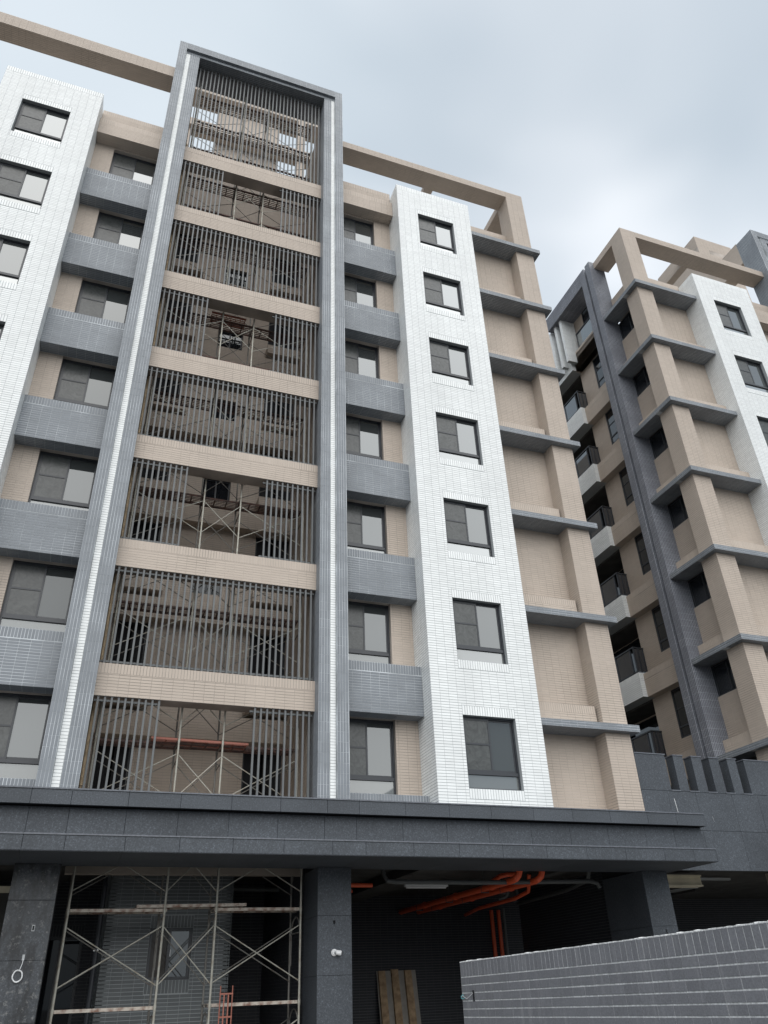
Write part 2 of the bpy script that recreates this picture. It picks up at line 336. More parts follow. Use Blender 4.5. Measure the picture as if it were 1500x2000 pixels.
class Clad:
    """a body in grout colour plus tiles standing proud of it"""
    def __init__(s, name, parent, tile, grout, loc=None, label=None):
        s.name, s.parent, s.tile, s.grout = name, parent, tile, grout; s.b = MB(); s.T = []; s.label = label

    def tiles(s, O, U, V, N, wd, ht, style='h', soldier=False, holes=(), u_off=0.0):
        holes = list(holes)
        rects = []

        def grid(a0, a1, c0, c1, style, hs, from_top=False):
            pu, pv = (PU, PV) if style == 'h' else (PV, PU)
            gu, gv = (pu - (TW if style == 'h' else TH)), (pv - (TH if style == 'h' else TW))
            nu = max(1, int(math.ceil((a1 - a0) / pu - 0.02))); nv = max(1, int(math.ceil((c1 - c0) / pv - 0.02)))
            su = a0 + u_off if (style == 'h' and u_off) else a0
            u0 = su + np.arange(-1 if u_off else 0, nu) * pu + gu / 2; v0 = c0 + np.arange(nv) * pv + gv / 2
            uu, vv = np.meshgrid(u0, v0)
            r = np.stack([uu, uu + pu - gu, vv, vv + pv - gv], -1).reshape(-1, 4)
            r[:, 0] = np.clip(r[:, 0], a0 + .002, a1 - .002); r[:, 1] = np.clip(r[:, 1], a0 + .002, a1 - .002)
            r[:, 2] = np.clip(r[:, 2], c0 + .002, c1 - .002); r[:, 3] = np.clip(r[:, 3], c0 + .002, c1 - .002)
            for (h0, h1, k0, k1) in hs:
                ov = (r[:, 0] < h1) & (r[:, 1] > h0) & (r[:, 2] < k1) & (r[:, 3] > k0)
                hit = r[ov]; r = r[~ov]; new = []
                for q in hit:
                    if q[0] < h0 - .02: new.append([q[0], h0 - .004, q[2], q[3]])
                    if q[1] > h1 + .02: new.append([h1 + .004, q[1], q[2], q[3]])
                    a, b = max(q[0], h0), min(q[1], h1)
                    if q[2] < k0 - .02: new.append([a, b, q[2], k0 - .004])
                    if q[3] > k1 + .02: new.append([a, b, k1 + .004, q[3]])
                if new: r = np.concatenate([r, np.array(new)])
            r = r[((r[:, 1] - r[:, 0]) > .012) & ((r[:, 3] - r[:, 2]) > .012)]
            rects.append(r)
        top = ht
        if soldier and ht > .4:
            top = ht - PU; grid(0, wd, top, ht, 'v', [])
        hs = []
        for (h0, h1, k0, k1) in holes:
            if h1 - h0 > 0.6 and style == 'h':
                a, b = max(0, h0 - .0), min(wd, h1 + .0)
                if k0 - PU > 0.02: grid(a, b, k0 - PU, k0, 'v', [])
                if k1 + PU < top - .02: grid(a, b, k1, k1 + PU, 'v', [])
                hs.append((a, b, max(0, k0 - PU), min(top, k1 + PU)))
            else: hs.append((h0, h1, k0, k1))
        grid(0, wd, 0, top, style, hs)
        r = np.concatenate(rects)
        O, U, V, N = [np.array(x, float) for x in (O, U, V, N)]
        if np.dot(np.cross(U, V), N) < 0: flip = True
        else: flip = False
        c = np.stack([r[:, [0, 2]], r[:, [1, 2]], r[:, [1, 3]], r[:, [0, 3]]], 1)     # n,4,2
        e = 0.0016; ins = np.array([[e, e], [-e, e], [-e, -e], [e, -e]])
        lo = O + c[..., :1] * U + c[..., 1:] * V - N * 0.001
        ci = c + ins
        hi = O + ci[..., :1] * U + ci[..., 1:] * V + N * TP
        s.T.append((np.concatenate([lo, hi], 1).reshape(-1, 3), flip))

    def box(s, x0, x1, y0, y1, z0, z1, faces='front', body=True, **k):
        if body: s.b.box(x0, x1, y0, y1, z0, z1)
        for f in faces.split():
            st = dict(k)
            if f == 'front': s.tiles((x0, y0, z0), (1, 0, 0), (0, 0, 1), (0, -1, 0), x1 - x0, z1 - z0, **st)
            elif f == 'back': s.tiles((x0, y1, z0), (1, 0, 0), (0, 0, 1), (0, 1, 0), x1 - x0, z1 - z0, **st)
            elif f == 'left': s.tiles((x0, y0, z0), (0, 1, 0), (0, 0, 1), (-1, 0, 0), y1 - y0, z1 - z0, **st)
            elif f == 'right': s.tiles((x1, y0, z0), (0, 1, 0), (0, 0, 1), (1, 0, 0), y1 - y0, z1 - z0, **st)
            elif f == 'under':
                st.pop('soldier', None); s.tiles((x0, y0, z0), (1, 0, 0), (0, 1, 0), (0, 0, -1), x1 - x0, y1 - y0, **st)
            elif f == 'top':
                st.pop('soldier', None); s.tiles((x0, y0, z1), (1, 0, 0), (0, 1, 0), (0, 0, 1), x1 - x0, y1 - y0, **st)
        return s

    def wall(s, x0, x1, y0, y1, z0, z1, holes, **k):
        """front wall with rectangular openings (holes in x,x,z,z)"""
        xs = sorted({x0, x1, *[h for q in holes for h in q[:2]]}); zs = sorted({z0, z1, *[h for q in holes for h in q[2:]]})
        for i in range(len(xs) - 1):
            for j in range(len(zs) - 1):
                cx, cz = (xs[i] + xs[i + 1]) / 2, (zs[j] + zs[j + 1]) / 2
                if any(h[0] < cx < h[1] and h[2] < cz < h[3] for h in holes): continue
                a, b, c, d = xs[i], xs[i + 1], zs[j], zs[j + 1]
                v = [(x, y, z) for z in (c, d) for y in (y0, y1) for x in (a, b)]
                f = [(0, 1, 5, 4), (3, 2, 6, 7)]
                def solid(x, z): return x0 < x < x1 and z0 < z < z1 and not any(h[0] < x < h[1] and h[2] < z < h[3] for h in holes)
                if not solid(a - 1e-4, cz): f.append((2, 0, 4, 6))
                if not solid(b + 1e-4, cz): f.append((1, 3, 7, 5))
                if not solid(cx, c - 1e-4): f.append((0, 2, 3, 1))
                if not solid(cx, d + 1e-4): f.append((4, 5, 7, 6))
                s.b.add(v, f)
        s.tiles((x0, y0, z0), (1, 0, 0), (0, 0, 1), (0, -1, 0), x1 - x0, z1 - z0,
                holes=[(h[0] - x0, h[1] - x0, h[2] - z0, h[3] - z0) for h in holes], **k)
        return s

    def finish(s):
        o = s.b.build(s.name, s.grout, s.parent)
        if s.label: o['label'] = s.label
        if s.T:
            V = np.concatenate([mapv(t[0]) for t in s.T])
            q = np.array([[4, 5, 6, 7], [0, 1, 5, 4], [1, 2, 6, 5], [2, 3, 7, 6], [3, 0, 4, 7]])
            F = []; off = 0
            for t, fl in s.T:
                n = len(t) // 8; ff = (np.arange(n)[:, None, None] * 8 + q[None] + off).reshape(-1, 4)
                if fl != (XM is not None): ff = ff[:, ::-1]
                F.append(ff); off += len(t)
            F = np.concatenate(F)
            me = bpy.data.meshes.new('tile')
            me.vertices.add(len(V)); me.vertices.foreach_set('co', V.ravel())
            me.loops.add(F.size); me.loops.foreach_set('vertex_index', F.ravel().astype(np.int32))
            me.polygons.add(len(F)); me.polygons.foreach_set('loop_start', np.arange(0, F.size, 4, dtype=np.int32))
            me.update(calc_edges=True); me.shade_flat(); me.materials.append(MT[s.tile])
            t = link('tile', me, o, kind='stuff')
        return o


def copy_part(o, parent, loc):
    """copy of a part and its sub-parts at a new world position"""
    c = o.copy(); COL.objects.link(c); c.parent = parent
    c.location = Vector(loc) - Vector(parent['_w']); c['_w'] = tuple(loc)
    for ch in o.children:
        d = ch.copy(); COL.objects.link(d); d.parent = c
    return c


# ------------------------------------------------------------------ window prototype (origin bottom-left, front plane y=0)
WINW, WINH = 1.46, 1.76
PROTO = {}


def make_window(parent, loc, kind='pier'):
    global XM
    keep, XM = XM, None
    if kind not in PROTO:
        W, H, tz = WINW, (WINH if kind == 'pier' else 1.828), 0.40
        f = MB(); t = 0.045
        f.box(0, W, .10, .17, 0, t); f.box(0, W, .10, .17, H - t, H); f.box(0, t, .10, .17, t, H - t); f.box(W - t, W, .10, .17, t, H - t)
        f.box(t, W - t, .085, .165, tz - .045, tz + .03)                     # transom
        o = f.build('window', 'frame', parent, loc=loc)
        o.location = Vector(loc) - Vector(parent['_w'])

        def sub(name, mb, m):
            s_ = bpy.data.objects.new(name, mb.mesh(name, [m])); COL.objects.link(s_); s_.parent = o; s_['_w'] = tuple(loc); return s_
        a, b, c, d = t, W / 2 + .03, tz + .032, H - t
        g = .042; mid = (c + d) / 2 + .02
        m = MB(); m.box(a, a + g, .102, .128, c, d); m.box(b - g, b, .102, .128, c, d); m.box(a + g, b - g, .102, .128, c, c + g); m.box(a + g, b - g, .102, .128, d - g, d)
        m.box(a + g, b - g, .100, .126, mid - .022, mid + .022); sub('screen_sash', m, 'frame')
        m = MB(); m.box(a + g, b - g, .112, .116, c + g, d - g); sub('insect_screen', m, 'screen')
        a2, b2 = W / 2 - .012, W - t
        m = MB(); m.box(a2, a2 + g, .134, .156, c, d); m.box(b2 - g, b2, .134, .156, c, d); m.box(a2 + g, b2 - g, .134, .156, c, c + g * 1.3); m.box(a2 + g, b2 - g, .134, .156, d - g, d); sub('glass_sash', m, 'frame')
        m = MB(); m.box(a2 + g, b2 - g, .143, .149, c + g * 1.3, d - g); sub('pane', m, 'glass')
        m = MB(); m.box(t, W - t, .128, .134, t, tz - .045); sub('low_pane', m, 'glassdim')
        m = MB(); m.box(a2 + .012, a2 + .03, .126, .136, mid - .06, mid + .05); sub('latch', m, 'whiteplastic')
        PROTO[kind] = o; r = o
    else:
        r = copy_part(PROTO[kind], parent, loc)
    XM = keep
    return r


def wx(x0, wd):       # left x of a window whose mirrored extent begins at x0
    return x0 if XM is None else XM - x0 - wd


H = 3.2
K7 = range(7)


# ------------------------------------------------------------------ facade wing shared by both buildings (building A coordinates, right half)
def wing(root, side=False):
    # white pier
    c = Clad('white_pier', root, 'white', 'g_white')
    holes = [(8.62, 8.62 + WINW, 5.63 + H * k, 5.63 + WINH + H * k) for k in K7]
    c.wall(7.814, 10.837, -.087, .16, 4.9, 27.99, holes, soldier=True)
    c.box(7.814, 7.95, .162, .90, 4.9, 27.99, '')
    c.box(7.814, 7.95, -.087, .88, 4.9, 27.99, 'left', body=False, soldier=True)
    c.box(10.70, 10.837, .162, .88, 4.9, 27.99, ''); c.box(10.70, 10.837, -.087, .82, 4.9, 27.99, 'right', body=False, soldier=True)
    c.box(7.95, 10.70, .162, .9, 27.7, 27.97, '')
    c.box(8.5, 10.2, .24, .3, 4.95, 27.6, '')          # wall behind the windows
    c.finish()
    for k in K7: make_window(root, (wx(8.62, WINW), -.087 + .02, 5.63 + H * k))
    # window bay
    c = Clad('bay_wall', root, 'beige', 'g_beige')
    holes = [(5.72, 5.72 + WINW, 5.60 + H * k, 5.60 + 1.828 + H * k) for k in K7]
    c.wall(5.60, 7.812, .85, 1.05, 4.9, 27.0, holes)
    c.box(5.6, 7.4, 1.1, 1.16, 4.95, 26.9, '')
    c.finish()
    for k in K7: make_window(root, (wx(5.72, WINW), .87, 5.60 + H * k), 'bay')
    for k in range(-1, 6):
        c = Clad('window_spandrel', root, 'grey', 'g_grey')
        z0 = 7.435 + H * k; c.box(5.702, 7.806, .42, .845, z0, z0 + 1.295, 'front under', soldier=True)
        c.finish()
    c = Clad('bay_roof_beam', root, 'beige', 'g_beige')
    c.box(5.702, 7.806, .42, .86, 26.72, 27.5, 'front under', soldier=True)
    c.box(5.702, 7.806, .62, .86, 27.5, 28.28, 'front', soldier=True)
    c.finish()
    # blank panel bay
    c = Clad('panel_wall', root, 'beige', 'g_beige')
    c.box(10.84, 13.0, .82, 1.1, 4.9, 28.1, 'front', soldier=True)
    c.finish()
    for k in range(6):
        c = Clad('panel_upstand', root, 'beige', 'g_beige')
        z0 = 7.536 + H * k; c.box(10.845, 12.94, .47, .815, z0, z0 + .565, 'front', soldier=True); c.finish()
    c = Clad('corner_pilaster', root, 'beige', 'g_beige')
    c.box(13.0, 13.782, .30, 1.03, 4.9, 30.338, 'front left right' if side else 'front left'); c.finish()
    for k in K7:
        c = Clad('ledge', root, 'grey', 'g_grey')
        z0 = 7.35 + H * k
        c.box(10.85, 13.985, .087, .815, z0, z0 + .185, 'front under')
        c.b.box(13.03, 13.985, .82, 1.03, z0, z0 + .185)
        if side: c.box(13.28, 13.985, 1.032, 2.425, z0, z0 + .185, 'right under'); c.box(13.4, 13.985, .087, 1.03, z0, z0 + .185, 'right', body=False)
        else: c.box(13.4, 13.985, .087, 1.03, z0, z0 + .185, 'right', body=False)
        c.finish()
    c = Clad('roof_beam', root, 'beige', 'g_beige')
    c.box(5.702, 12.998, .30, 1.02, 29.985, 30.336, 'front under')
    c.box(13.0, 13.782, 1.032, 2.43, 29.985, 30.336, 'left right under')
    c.box(9.60, 9.95, 1.022, 5.0, 29.985, 30.336, 'under left right')
    c.finish()


def portal(root, full=True):
    c = Clad('portal_frame', root, 'grey', 'g_grey')
    zt, z0 = 33.08, 4.9
    for a, b, y in ((-.81, -.53, 0), (-.36, -.012, .10), (4.978, 5.262, .10), (5.412, 5.70, 0)):
        top = zt if y == 0 else 32.53
        c.box(a, b, y, 1.0, z0, top, '')
        c.tiles((a, y, z0), (1, 0, 0), (0, 0, 1), (0, -1, 0), b - a, top - z0, style='v')
    c.box(-.529, -.361, .13, .99, z0, 32.70, ''); c.box(5.263, 5.411, .13, .99, z0, 32.70, '')
    c.tiles((-.81, 0, z0), (0, 1, 0), (0, 0, 1), (-1, 0, 0), 1.0, zt - z0, style='v')
    c.tiles((5.70, 0, z0), (0, 1, 0), (0, 0, 1), (1, 0, 0), 1.0, zt - z0, style='v')
    c.tiles((-.012, .1, z0), (0, 1, 0), (0, 0, 1), (1, 0, 0), .9, 32.53 - z0, style='v')
    c.tiles((4.978, .1, z0), (0, 1, 0), (0, 0, 1), (-1, 0, 0), .9, 32.53 - z0, style='v')
    c.box(-.529, 5.411, 0, .099, 32.70, zt, 'front under'); c.box(-.529, 5.411, .10, 1.3, 32.86, zt, '')
    c.box(-.529, 5.411, .10, 1.3, 32.531, 32.859, 'front', ); c.tiles((-.012, .1, 32.531), (1, 0, 0), (0, 1, 0), (0, 0, -1), 4.99, 1.19)
    c.finish()
    c = Clad('white_strip', root, 'white', 'g_white')
    for s_ in ((-.525, -.365), (5.268, 5.406)):
        c.b.box(s_[0], s_[1], .105, .129, z0, 32.52)
        c.tiles((s_[0], .105, z0), (1, 0, 0), (0, 0, 1), (0, -1, 0), s_[1] - s_[0], 32.52 - z0)
    c.finish()
    for k in K7:
        c = Clad('portal_spandrel', root, 'beige', 'g_beige')
        zb = 7.35 + H * k; c.box(-.01, 4.976, .42, .86, zb, zb + .75, 'front', soldier=True); c.finish()


# ================================================================== GROUND
m = MB(); m.add([(-600, -600, 0), (600, -600, 0), (600, 600, 0), (-600, 600, 0)], [(0, 1, 2, 3)])
m.build('ground', 'ground', kind='structure')
m = MB(); m.add([(-200, -26, .004), (200, -26, .004), (200, -15.5, .004), (-200, -15.5, .004)], [(0, 1, 2, 3)])
m.build('road', 'road', kind='structure')
m = MB(); m.add([(-10, -2.2, .006), (34, -2.2, .006), (34, 14, .006), (-10, 14, .006)], [(0, 1, 2, 3)])
m.build('pavement', 'pavement', kind='structure')  # unseen pale concrete floor, added to bounce light into the garage

# ================================================================== BUILDING A
A = thing('apartment_building', 'large tiled apartment block with tall grey portal frame, louvres and scaffolding behind them', 'apartment building', (2.445, 0, 0))
portal(A)
wing(A)

# left wing, seen in part: pier, bay, roof beam
c = Clad('white_pier', A, 'white', 'g_white')
holes = [(-5.177, -5.177 + WINW, 5.63 + H * k, 5.63 + WINH + H * k) for k in K7]
c.wall(-5.92, -2.90, -.087, .16, 4.9, 28.10, holes, soldier=True)
c.box(-3.04, -2.90, .162, .88, 4.9, 28.10, ''); c.box(-3.04, -2.90, -.087, .85, 4.9, 28.10, 'right', body=False, soldier=True)
c.box(-5.92, -5.8, .162, .88, 4.9, 28.10, 'left', soldier=True)
c.box(-5.8, -3.04, .162, .9, 27.7, 28.08, ''); c.box(-5.6, -3.2, .24, .3, 4.95, 27.6, '')
c.finish()
for k in K7: make_window(A, (-5.177, -.067, 5.63 + H * k))
c = Clad('bay_wall', A, 'beige', 'g_beige')
holes = [(-2.285, -2.285 + WINW, 5.60 + H * k, 5.60 + 1.828 + H * k) for k in K7]
c.wall(-2.898, -.7, .85, 1.05, 4.9, 27.0, holes); c.box(-2.5, -.7, 1.1, 1.16, 4.95, 26.9, ''); c.finish()
for k in K7: make_window(A, (-2.285, .87, 5.60 + H * k), 'bay')
for k in range(-1, 6):
    c = Clad('window_spandrel', A, 'grey', 'g_grey')
    z0 = 7.435 + H * k; c.box(-2.892, -.812, .42, .845, z0, z0 + 1.295, 'front under', soldier=True)
    c.finish()
c = Clad('bay_roof_beam', A, 'beige', 'g_beige')
c.box(-2.892, -.812, .42, .86, 26.72, 27.5, 'front under', soldier=True); c.box(-2.892, -.812, .62, .86, 27.5, 28.28, 'front', soldier=True); c.finish()
c = Clad('panel_wall', A, 'beige', 'g_beige'); c.box(-8.2, -5.922, .82, 1.1, 4.9, 28.0, 'front', soldier=True); c.finish()
c = Clad('roof_beam', A, 'beige', 'g_beige', label='higher roof beam left of the portal'); c.box(-9.5, -.812, .30, .97, 31.06, 31.68, 'front under'); c.finish()

# recess behind the portal
c = Clad('recess_wall', A, 'beige', 'g_beige')
RY = 3.45
holes = []
for k in range(-1, 7):
    zb = 7.3 + H * k
    if k >= 0: holes += [(2.1, 2.98, zb + 1.03, zb + 1.85)]
    zt_ = zb + H
    z1 = max(4.9, zb + 1.15)
    holes += [(.22, 1.07, z1, zt_ - .02), (3.88, 4.93, z1, zt_ - .02)]
holes = [h for h in holes if h[3] < 27.6]
c.wall(.002, 5.3, RY, RY + .25, 4.9, 31.4, holes)
c.box(4.957, 5.25, 1.01, RY, 4.9, 31.3, 'left'); c.box(-.25, -.002, 1.01, RY, 4.9, 31.3, 'right')
c.finish()
for k in K7:
    zb = 7.3 + H * k
    c = Clad('recess_band', A, 'beige', 'g_beige'); c.box(.003, 4.95, RY - .32, RY - .008, zb, zb + .62, 'front under'); c.finish()
    if k < 6:
        c = Clad('recess_ledge', A, 'beige', 'g_beige'); c.box(.2, 1.3, RY - .5, RY - .008, zb + .74, zb + 1.12, 'front under right'); c.finish()
        c = Clad('recess_ledge', A, 'beige', 'g_beige'); c.box(3.8, 4.95, RY - .5, RY - .008, zb + .74, zb + 1.12, 'front under left'); c.finish()
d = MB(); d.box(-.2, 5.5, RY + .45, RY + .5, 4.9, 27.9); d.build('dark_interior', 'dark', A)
# recess windows
fr = MB()
for i, h in enumerate(holes):
    x0, x1, z0, z1 = h
    m = MB(); t = .05
    m.box(x0, x1, RY + .1, RY + .16, z0, z0 + t); m.box(x0, x1, RY + .1, RY + .16, z1 - t, z1)
    m.box(x0, x0 + t, RY + .1, RY + .16, z0 + t, z1 - t); m.box(x1 - t, x1, RY + .1, RY + .16, z0 + t, z1 - t)
    if 1.5 < x0 < 3.5: m.box((x0 + x1) / 2 - .025, (x0 + x1) / 2 + .025, RY + .1, RY + .16, z0 + t, z1 - t)
    o = m.build('recess_window', 'frame', A)
    for a, b in ((x0 + t, (x0 + x1) / 2 - .025), ((x0 + x1) / 2 + .025, x1 - t)):
        g = MB(); g.box(a, b, RY + .125, RY + .135, z0 + t, z1 - t); g.build('pane', 'glassdark' if x0 > 1.5 and x1 < 3.5 else 'dark', o)

# louvre screens: single fins
fin_me = {}
for k in range(8):
    zb, zt_ = (8.10 + H * (k - 1), 7.35 + H * k) if k < 7 else (8.10 + H * 6, 32.52)
    if k == 0: zb = 4.95
    scr = None
    for xa, xb in (((.01, 4.94),) if k % 2 else ((.01, 1.42), (3.44, 4.94))):
        for z_ in (zt_ - .10, zb + .05):
            m = MB(); m.box(xa, xb, .502, .54, z_, z_ + .045)
            if scr is None: scr = m.build('louver_screen', 'fin', A)
            else: m.build('rail', 'fin', scr)
    key = round(zt_ - zb, 2)
    if key not in fin_me:
        f = MB(); f.box(-.022, .022, 0, .055, 0, zt_ - zb); fin_me[key] = f.mesh('fin', ['fin'])
    xs = [.092 + .1442 * i for i in range(34)]
    for x in xs:
        if k % 2 == 0 and 1.45 < x < 3.45: continue
        if x > 4.9: continue
        link('fin', fin_me[key], scr, loc=(x, .445, zb))

# rooftop tower behind the portal
c = Clad('roof_tower', A, 'beige', 'g_beige')
c.box(-.25, 6.5, 4.6, 5.5, 37.9, 38.55, 'front under')
c.box(1.22, 4.12, 5.0, 8, 28.0, 37.9, 'front left right')
c.box(-.2, 6.5, 4.4, 4.98, 34.85, 35.32, 'front under')
c.box(4.95, 5.3, 4.6, 5.0, 28.0, 34.85, 'front left'); c.box(4.95, 5.3, 4.6, 5.0, 35.32, 37.9, 'front left')
c.box(-.2, .06, 4.6, 5.0, 28.0, 34.85, 'front')
c.box(.5, 1.2, 4.7, 5.0, 28.0, 30.2, 'front')
c.finish()

# core, roof slab, ceilings
m = MB()
m.box(-9.5, -.26, 1.2, 14, 4.3, 27.6); m.box(5.31, 13.7, 1.2, 14, 4.3, 27.6); m.box(-.25, 5.3, RY + .52, 14, 4.3, 27.9)
m.build('core_wall', 'plaster', A)
m = MB(); m.box(-9.5, 5.3, .0, RY + .3, 4.2, 4.89); m.box(5.31, 13.78, .3, 1.19, 4.2, 4.89); m.box(-9.5, 13.9, -1.2, -.001, 4.15, 4.89)
m.build('slab', 'plaster', A)

# granite canopy, panel by panel
seams = [-9.0, -8.05, -7.1, -6.15, -5.2, -4.25, -3.3, -2.35, -1.42, -.757, -.076, .919, 1.865, 2.825, 3.785, 4.74, 5.412, 6.416, 7.408, 8.392, 9.423, 10.408, 11.395, 12.409, 13.221, 14.03]
b = MB(); b.box(-9.0, 14.02, -1.47, .28, 4.70, 4.93); b.box(-9.0, 13.99, -1.27, .28, 4.16, 4.70); b.box(-9.0, 13.83, -1.77, -.03, 3.90, 4.12)
cp = b.build('canopy', 'joint', A)


def panel_box(name, parent, x0, x1, y0, y1, z0, z1, mat, g=.0025, ch=.003):
    """thin stone slab with small chamfered front edges, front facing -y"""
    mm = MB(); x0 += g; x1 -= g; z0 += g; z1 -= g
    v = [(x0, y1, z0), (x1, y1, z0), (x1, y1, z1), (x0, y1, z1), (x0, y0 + ch, z0), (x1, y0 + ch, z0), (x1, y0 + ch, z1), (x0, y0 + ch, z1),
         (x0 + ch, y0, z0 + ch), (x1 - ch, y0, z0 + ch), (x1 - ch, y0, z1 - ch), (x0 + ch, y0, z1 - ch)]
    f = [(8, 9, 10, 11), (4, 5, 9, 8), (5, 6, 10, 9), (6, 7, 11, 10), (7, 4, 8, 11), (0, 1, 5, 4), (1, 2, 6, 5), (2, 3, 7, 6), (3, 0, 4, 7), (3, 2, 1, 0)]
    mm.add(v, f)
    return mm.build(name, mat, parent)


for i in range(len(seams) - 1):
    a, e = seams[i], seams[i + 1]
    panel_box('granite_panel', cp, a, e, -1.50, -1.472, 4.685, 4.945, 'granite')
    panel_box('granite_panel', cp, a, min(e, 14.0), -1.30, -1.272, 4.155, 4.683, 'granite')
    panel_box('granite_panel', cp, a + .02, min(e + .02, 13.86), -1.80, -1.772, 3.875, 4.125, 'granite')
    s_ = MB(); s_.box(a + .002, e - .002, -1.515, .28, 4.947, 4.972); s_.build('coping_stone', 'coping', cp)
    s_ = MB(); s_.box(a + .022, min(e + .02, 13.87) - .002, -1.812, -1.302, 4.127, 4.152); s_.build('coping_stone', 'coping', cp)
    s_ = MB(); s_.box(a + .002, min(e, 13.86) - .002, -1.79, -.02, 3.868, 3.898); s_.build('soffit_panel', 'granite', cp)
s_ = MB(); s_.box(14.022, 14.045, -1.5, .28, 4.69, 4.945); s_.build('granite_panel', 'granite', cp)
s_ = MB(); s_.box(13.992, 14.015, -1.3, .28, 4.156, 4.682); s_.build('granite_panel', 'granite', cp)
s_ = MB(); s_.box(13.862, 13.885, -1.8, .1, 3.875, 4.125); s_.build('granite_panel', 'granite', cp)


def column(x0, x1, y0, y1, seams, mat, lab=None):
    b = MB(); b.box(x0 + .025, x1 - .025, y0 + .025, y1, 0, 4.15)
    o = b.build('granite_column', 'joint', A)
    if lab: o['label'] = lab
    zs = [0] + seams + [3.866]
    for i in range(len(zs) - 1):
        panel_box('granite_panel', o, x0, x1, y0, y0 + .024, zs[i], zs[i + 1], mat, g=.002)
        for xa, xb in ((x0, x0 + .0245), (x1 - .0245, x1)):
            s_ = MB(); s_.box(xa, xb, y0 + .0255, y1 + .001, zs[i] + .003, zs[i + 1] - .003); s_.build('granite_panel', mat, o)
    return o


column(-.872, -.07, -.30, .75, [.45, 1.38, 2.309, 3.258], 'granite2', 'left column stained with damp patches and cement splashes')
column(4.89, 5.607, -.30, .75, [.0 + .9, 1.933, 2.968], 'granite')
column(12.865, 13.573, -.30, 1.37, [.72, 1.70, 2.70], 'granite')
column(-7.6, -6.8, -.30, .75, [.9, 1.9, 2.9], 'granite')

# ground floor behind the columns
c = Clad('window_block', A, 'slate', 'g_slate')
c.wall(.96, 3.59, 2.0, 2.2, 0, 4.18, [(1.875, 2.77, 1.99, 2.95)])
c.box(.96, 1.1, 2.0, 5.0, 0, 4.18, 'left'); c.box(3.45, 3.59, 2.0, 5.0, 0, 4.18, 'right'); c.finish()
m = MB(); t = .06; x0, x1, z0, z1 = 1.875, 2.77, 1.99, 2.95; yy = 2.06
m.box(x0, x1, yy, yy + .08, z0, z0 + t); m.box(x0, x1, yy, yy + .08, z1 - t, z1); m.box(x0, x0 + t, yy, yy + .08, z0 + t, z1 - t); m.box(x1 - t, x1, yy, yy + .08, z0 + t, z1 - t)
m.box(2.27, 2.33, yy, yy + .08, z0 + t, z1 - t)
wn = m.build('window', 'frame', A)
m = MB(); m.box(x0 + t, 2.27, yy + .05, yy + .056, z0 + t, z1 - t); m.build('pane', 'glassbrown', wn, label='brownish left pane')
m = MB(); m.box(2.33, x1 - t, yy + .04, yy + .046, z0 + t, z1 - t); m.build('pane', 'glassmid', wn)
m = MB(); m.box(2.335, 2.352, yy + .028, yy + .039, 2.42, 2.55); m.build('latch', 'whiteplastic', wn)
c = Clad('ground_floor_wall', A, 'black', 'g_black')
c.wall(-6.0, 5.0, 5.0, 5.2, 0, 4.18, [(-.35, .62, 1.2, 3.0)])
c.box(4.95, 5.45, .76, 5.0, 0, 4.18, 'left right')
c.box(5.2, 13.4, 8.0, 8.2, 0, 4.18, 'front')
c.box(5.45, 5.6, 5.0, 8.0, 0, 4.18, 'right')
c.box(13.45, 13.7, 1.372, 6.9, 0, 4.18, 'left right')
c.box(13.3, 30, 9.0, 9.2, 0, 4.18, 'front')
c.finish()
m = MB(); x0, x1, z0, z1, yy = -.35, .62, 1.2, 3.0, 5.06
m.box(x0, x1, yy, yy + .08, z0, z0 + t); m.box(x0, x1, yy, yy + .08, z1 - t, z1); m.box(x0, x0 + t, yy, yy + .08, z0 + t, z1 - t); m.box(x1 - t, x1, yy, yy + .08, z0 + t, z1 - t); m.box(.1, .16, yy, yy + .08, z0 + t, z1 - t)
wn = m.build('window', 'frame', A)
m = MB(); m.box(x0 + t, .1, yy + .05, yy + .056, z0 + t, z1 - t); m.build('pane', 'glassdark', wn)
m = MB(); m.box(.16, x1 - t, yy + .04, yy + .046, z0 + t, z1 - t); m.build('pane', 'glassdark', wn)
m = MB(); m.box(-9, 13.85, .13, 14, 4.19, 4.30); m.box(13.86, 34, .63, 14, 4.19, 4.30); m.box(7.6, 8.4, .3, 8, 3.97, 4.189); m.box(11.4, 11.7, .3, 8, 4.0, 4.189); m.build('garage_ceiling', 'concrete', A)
m = MB(); m.box(.0, 4.90, .95, 1.18, 3.86, 4.185); m.build('lintel_beam', 'plaster', A)
# left of the stained column: window reflection built as a wall and band
m = MB(); m.box(-6, -.95, 3.0, 3.2, 0, 3.72); m.build('side_wall', 'concrete', A)
m = MB(); m.box(-6, -.95, 2.95, 3.15, 3.722, 3.85); m.build('reflection_band', 'creamsteel', A)

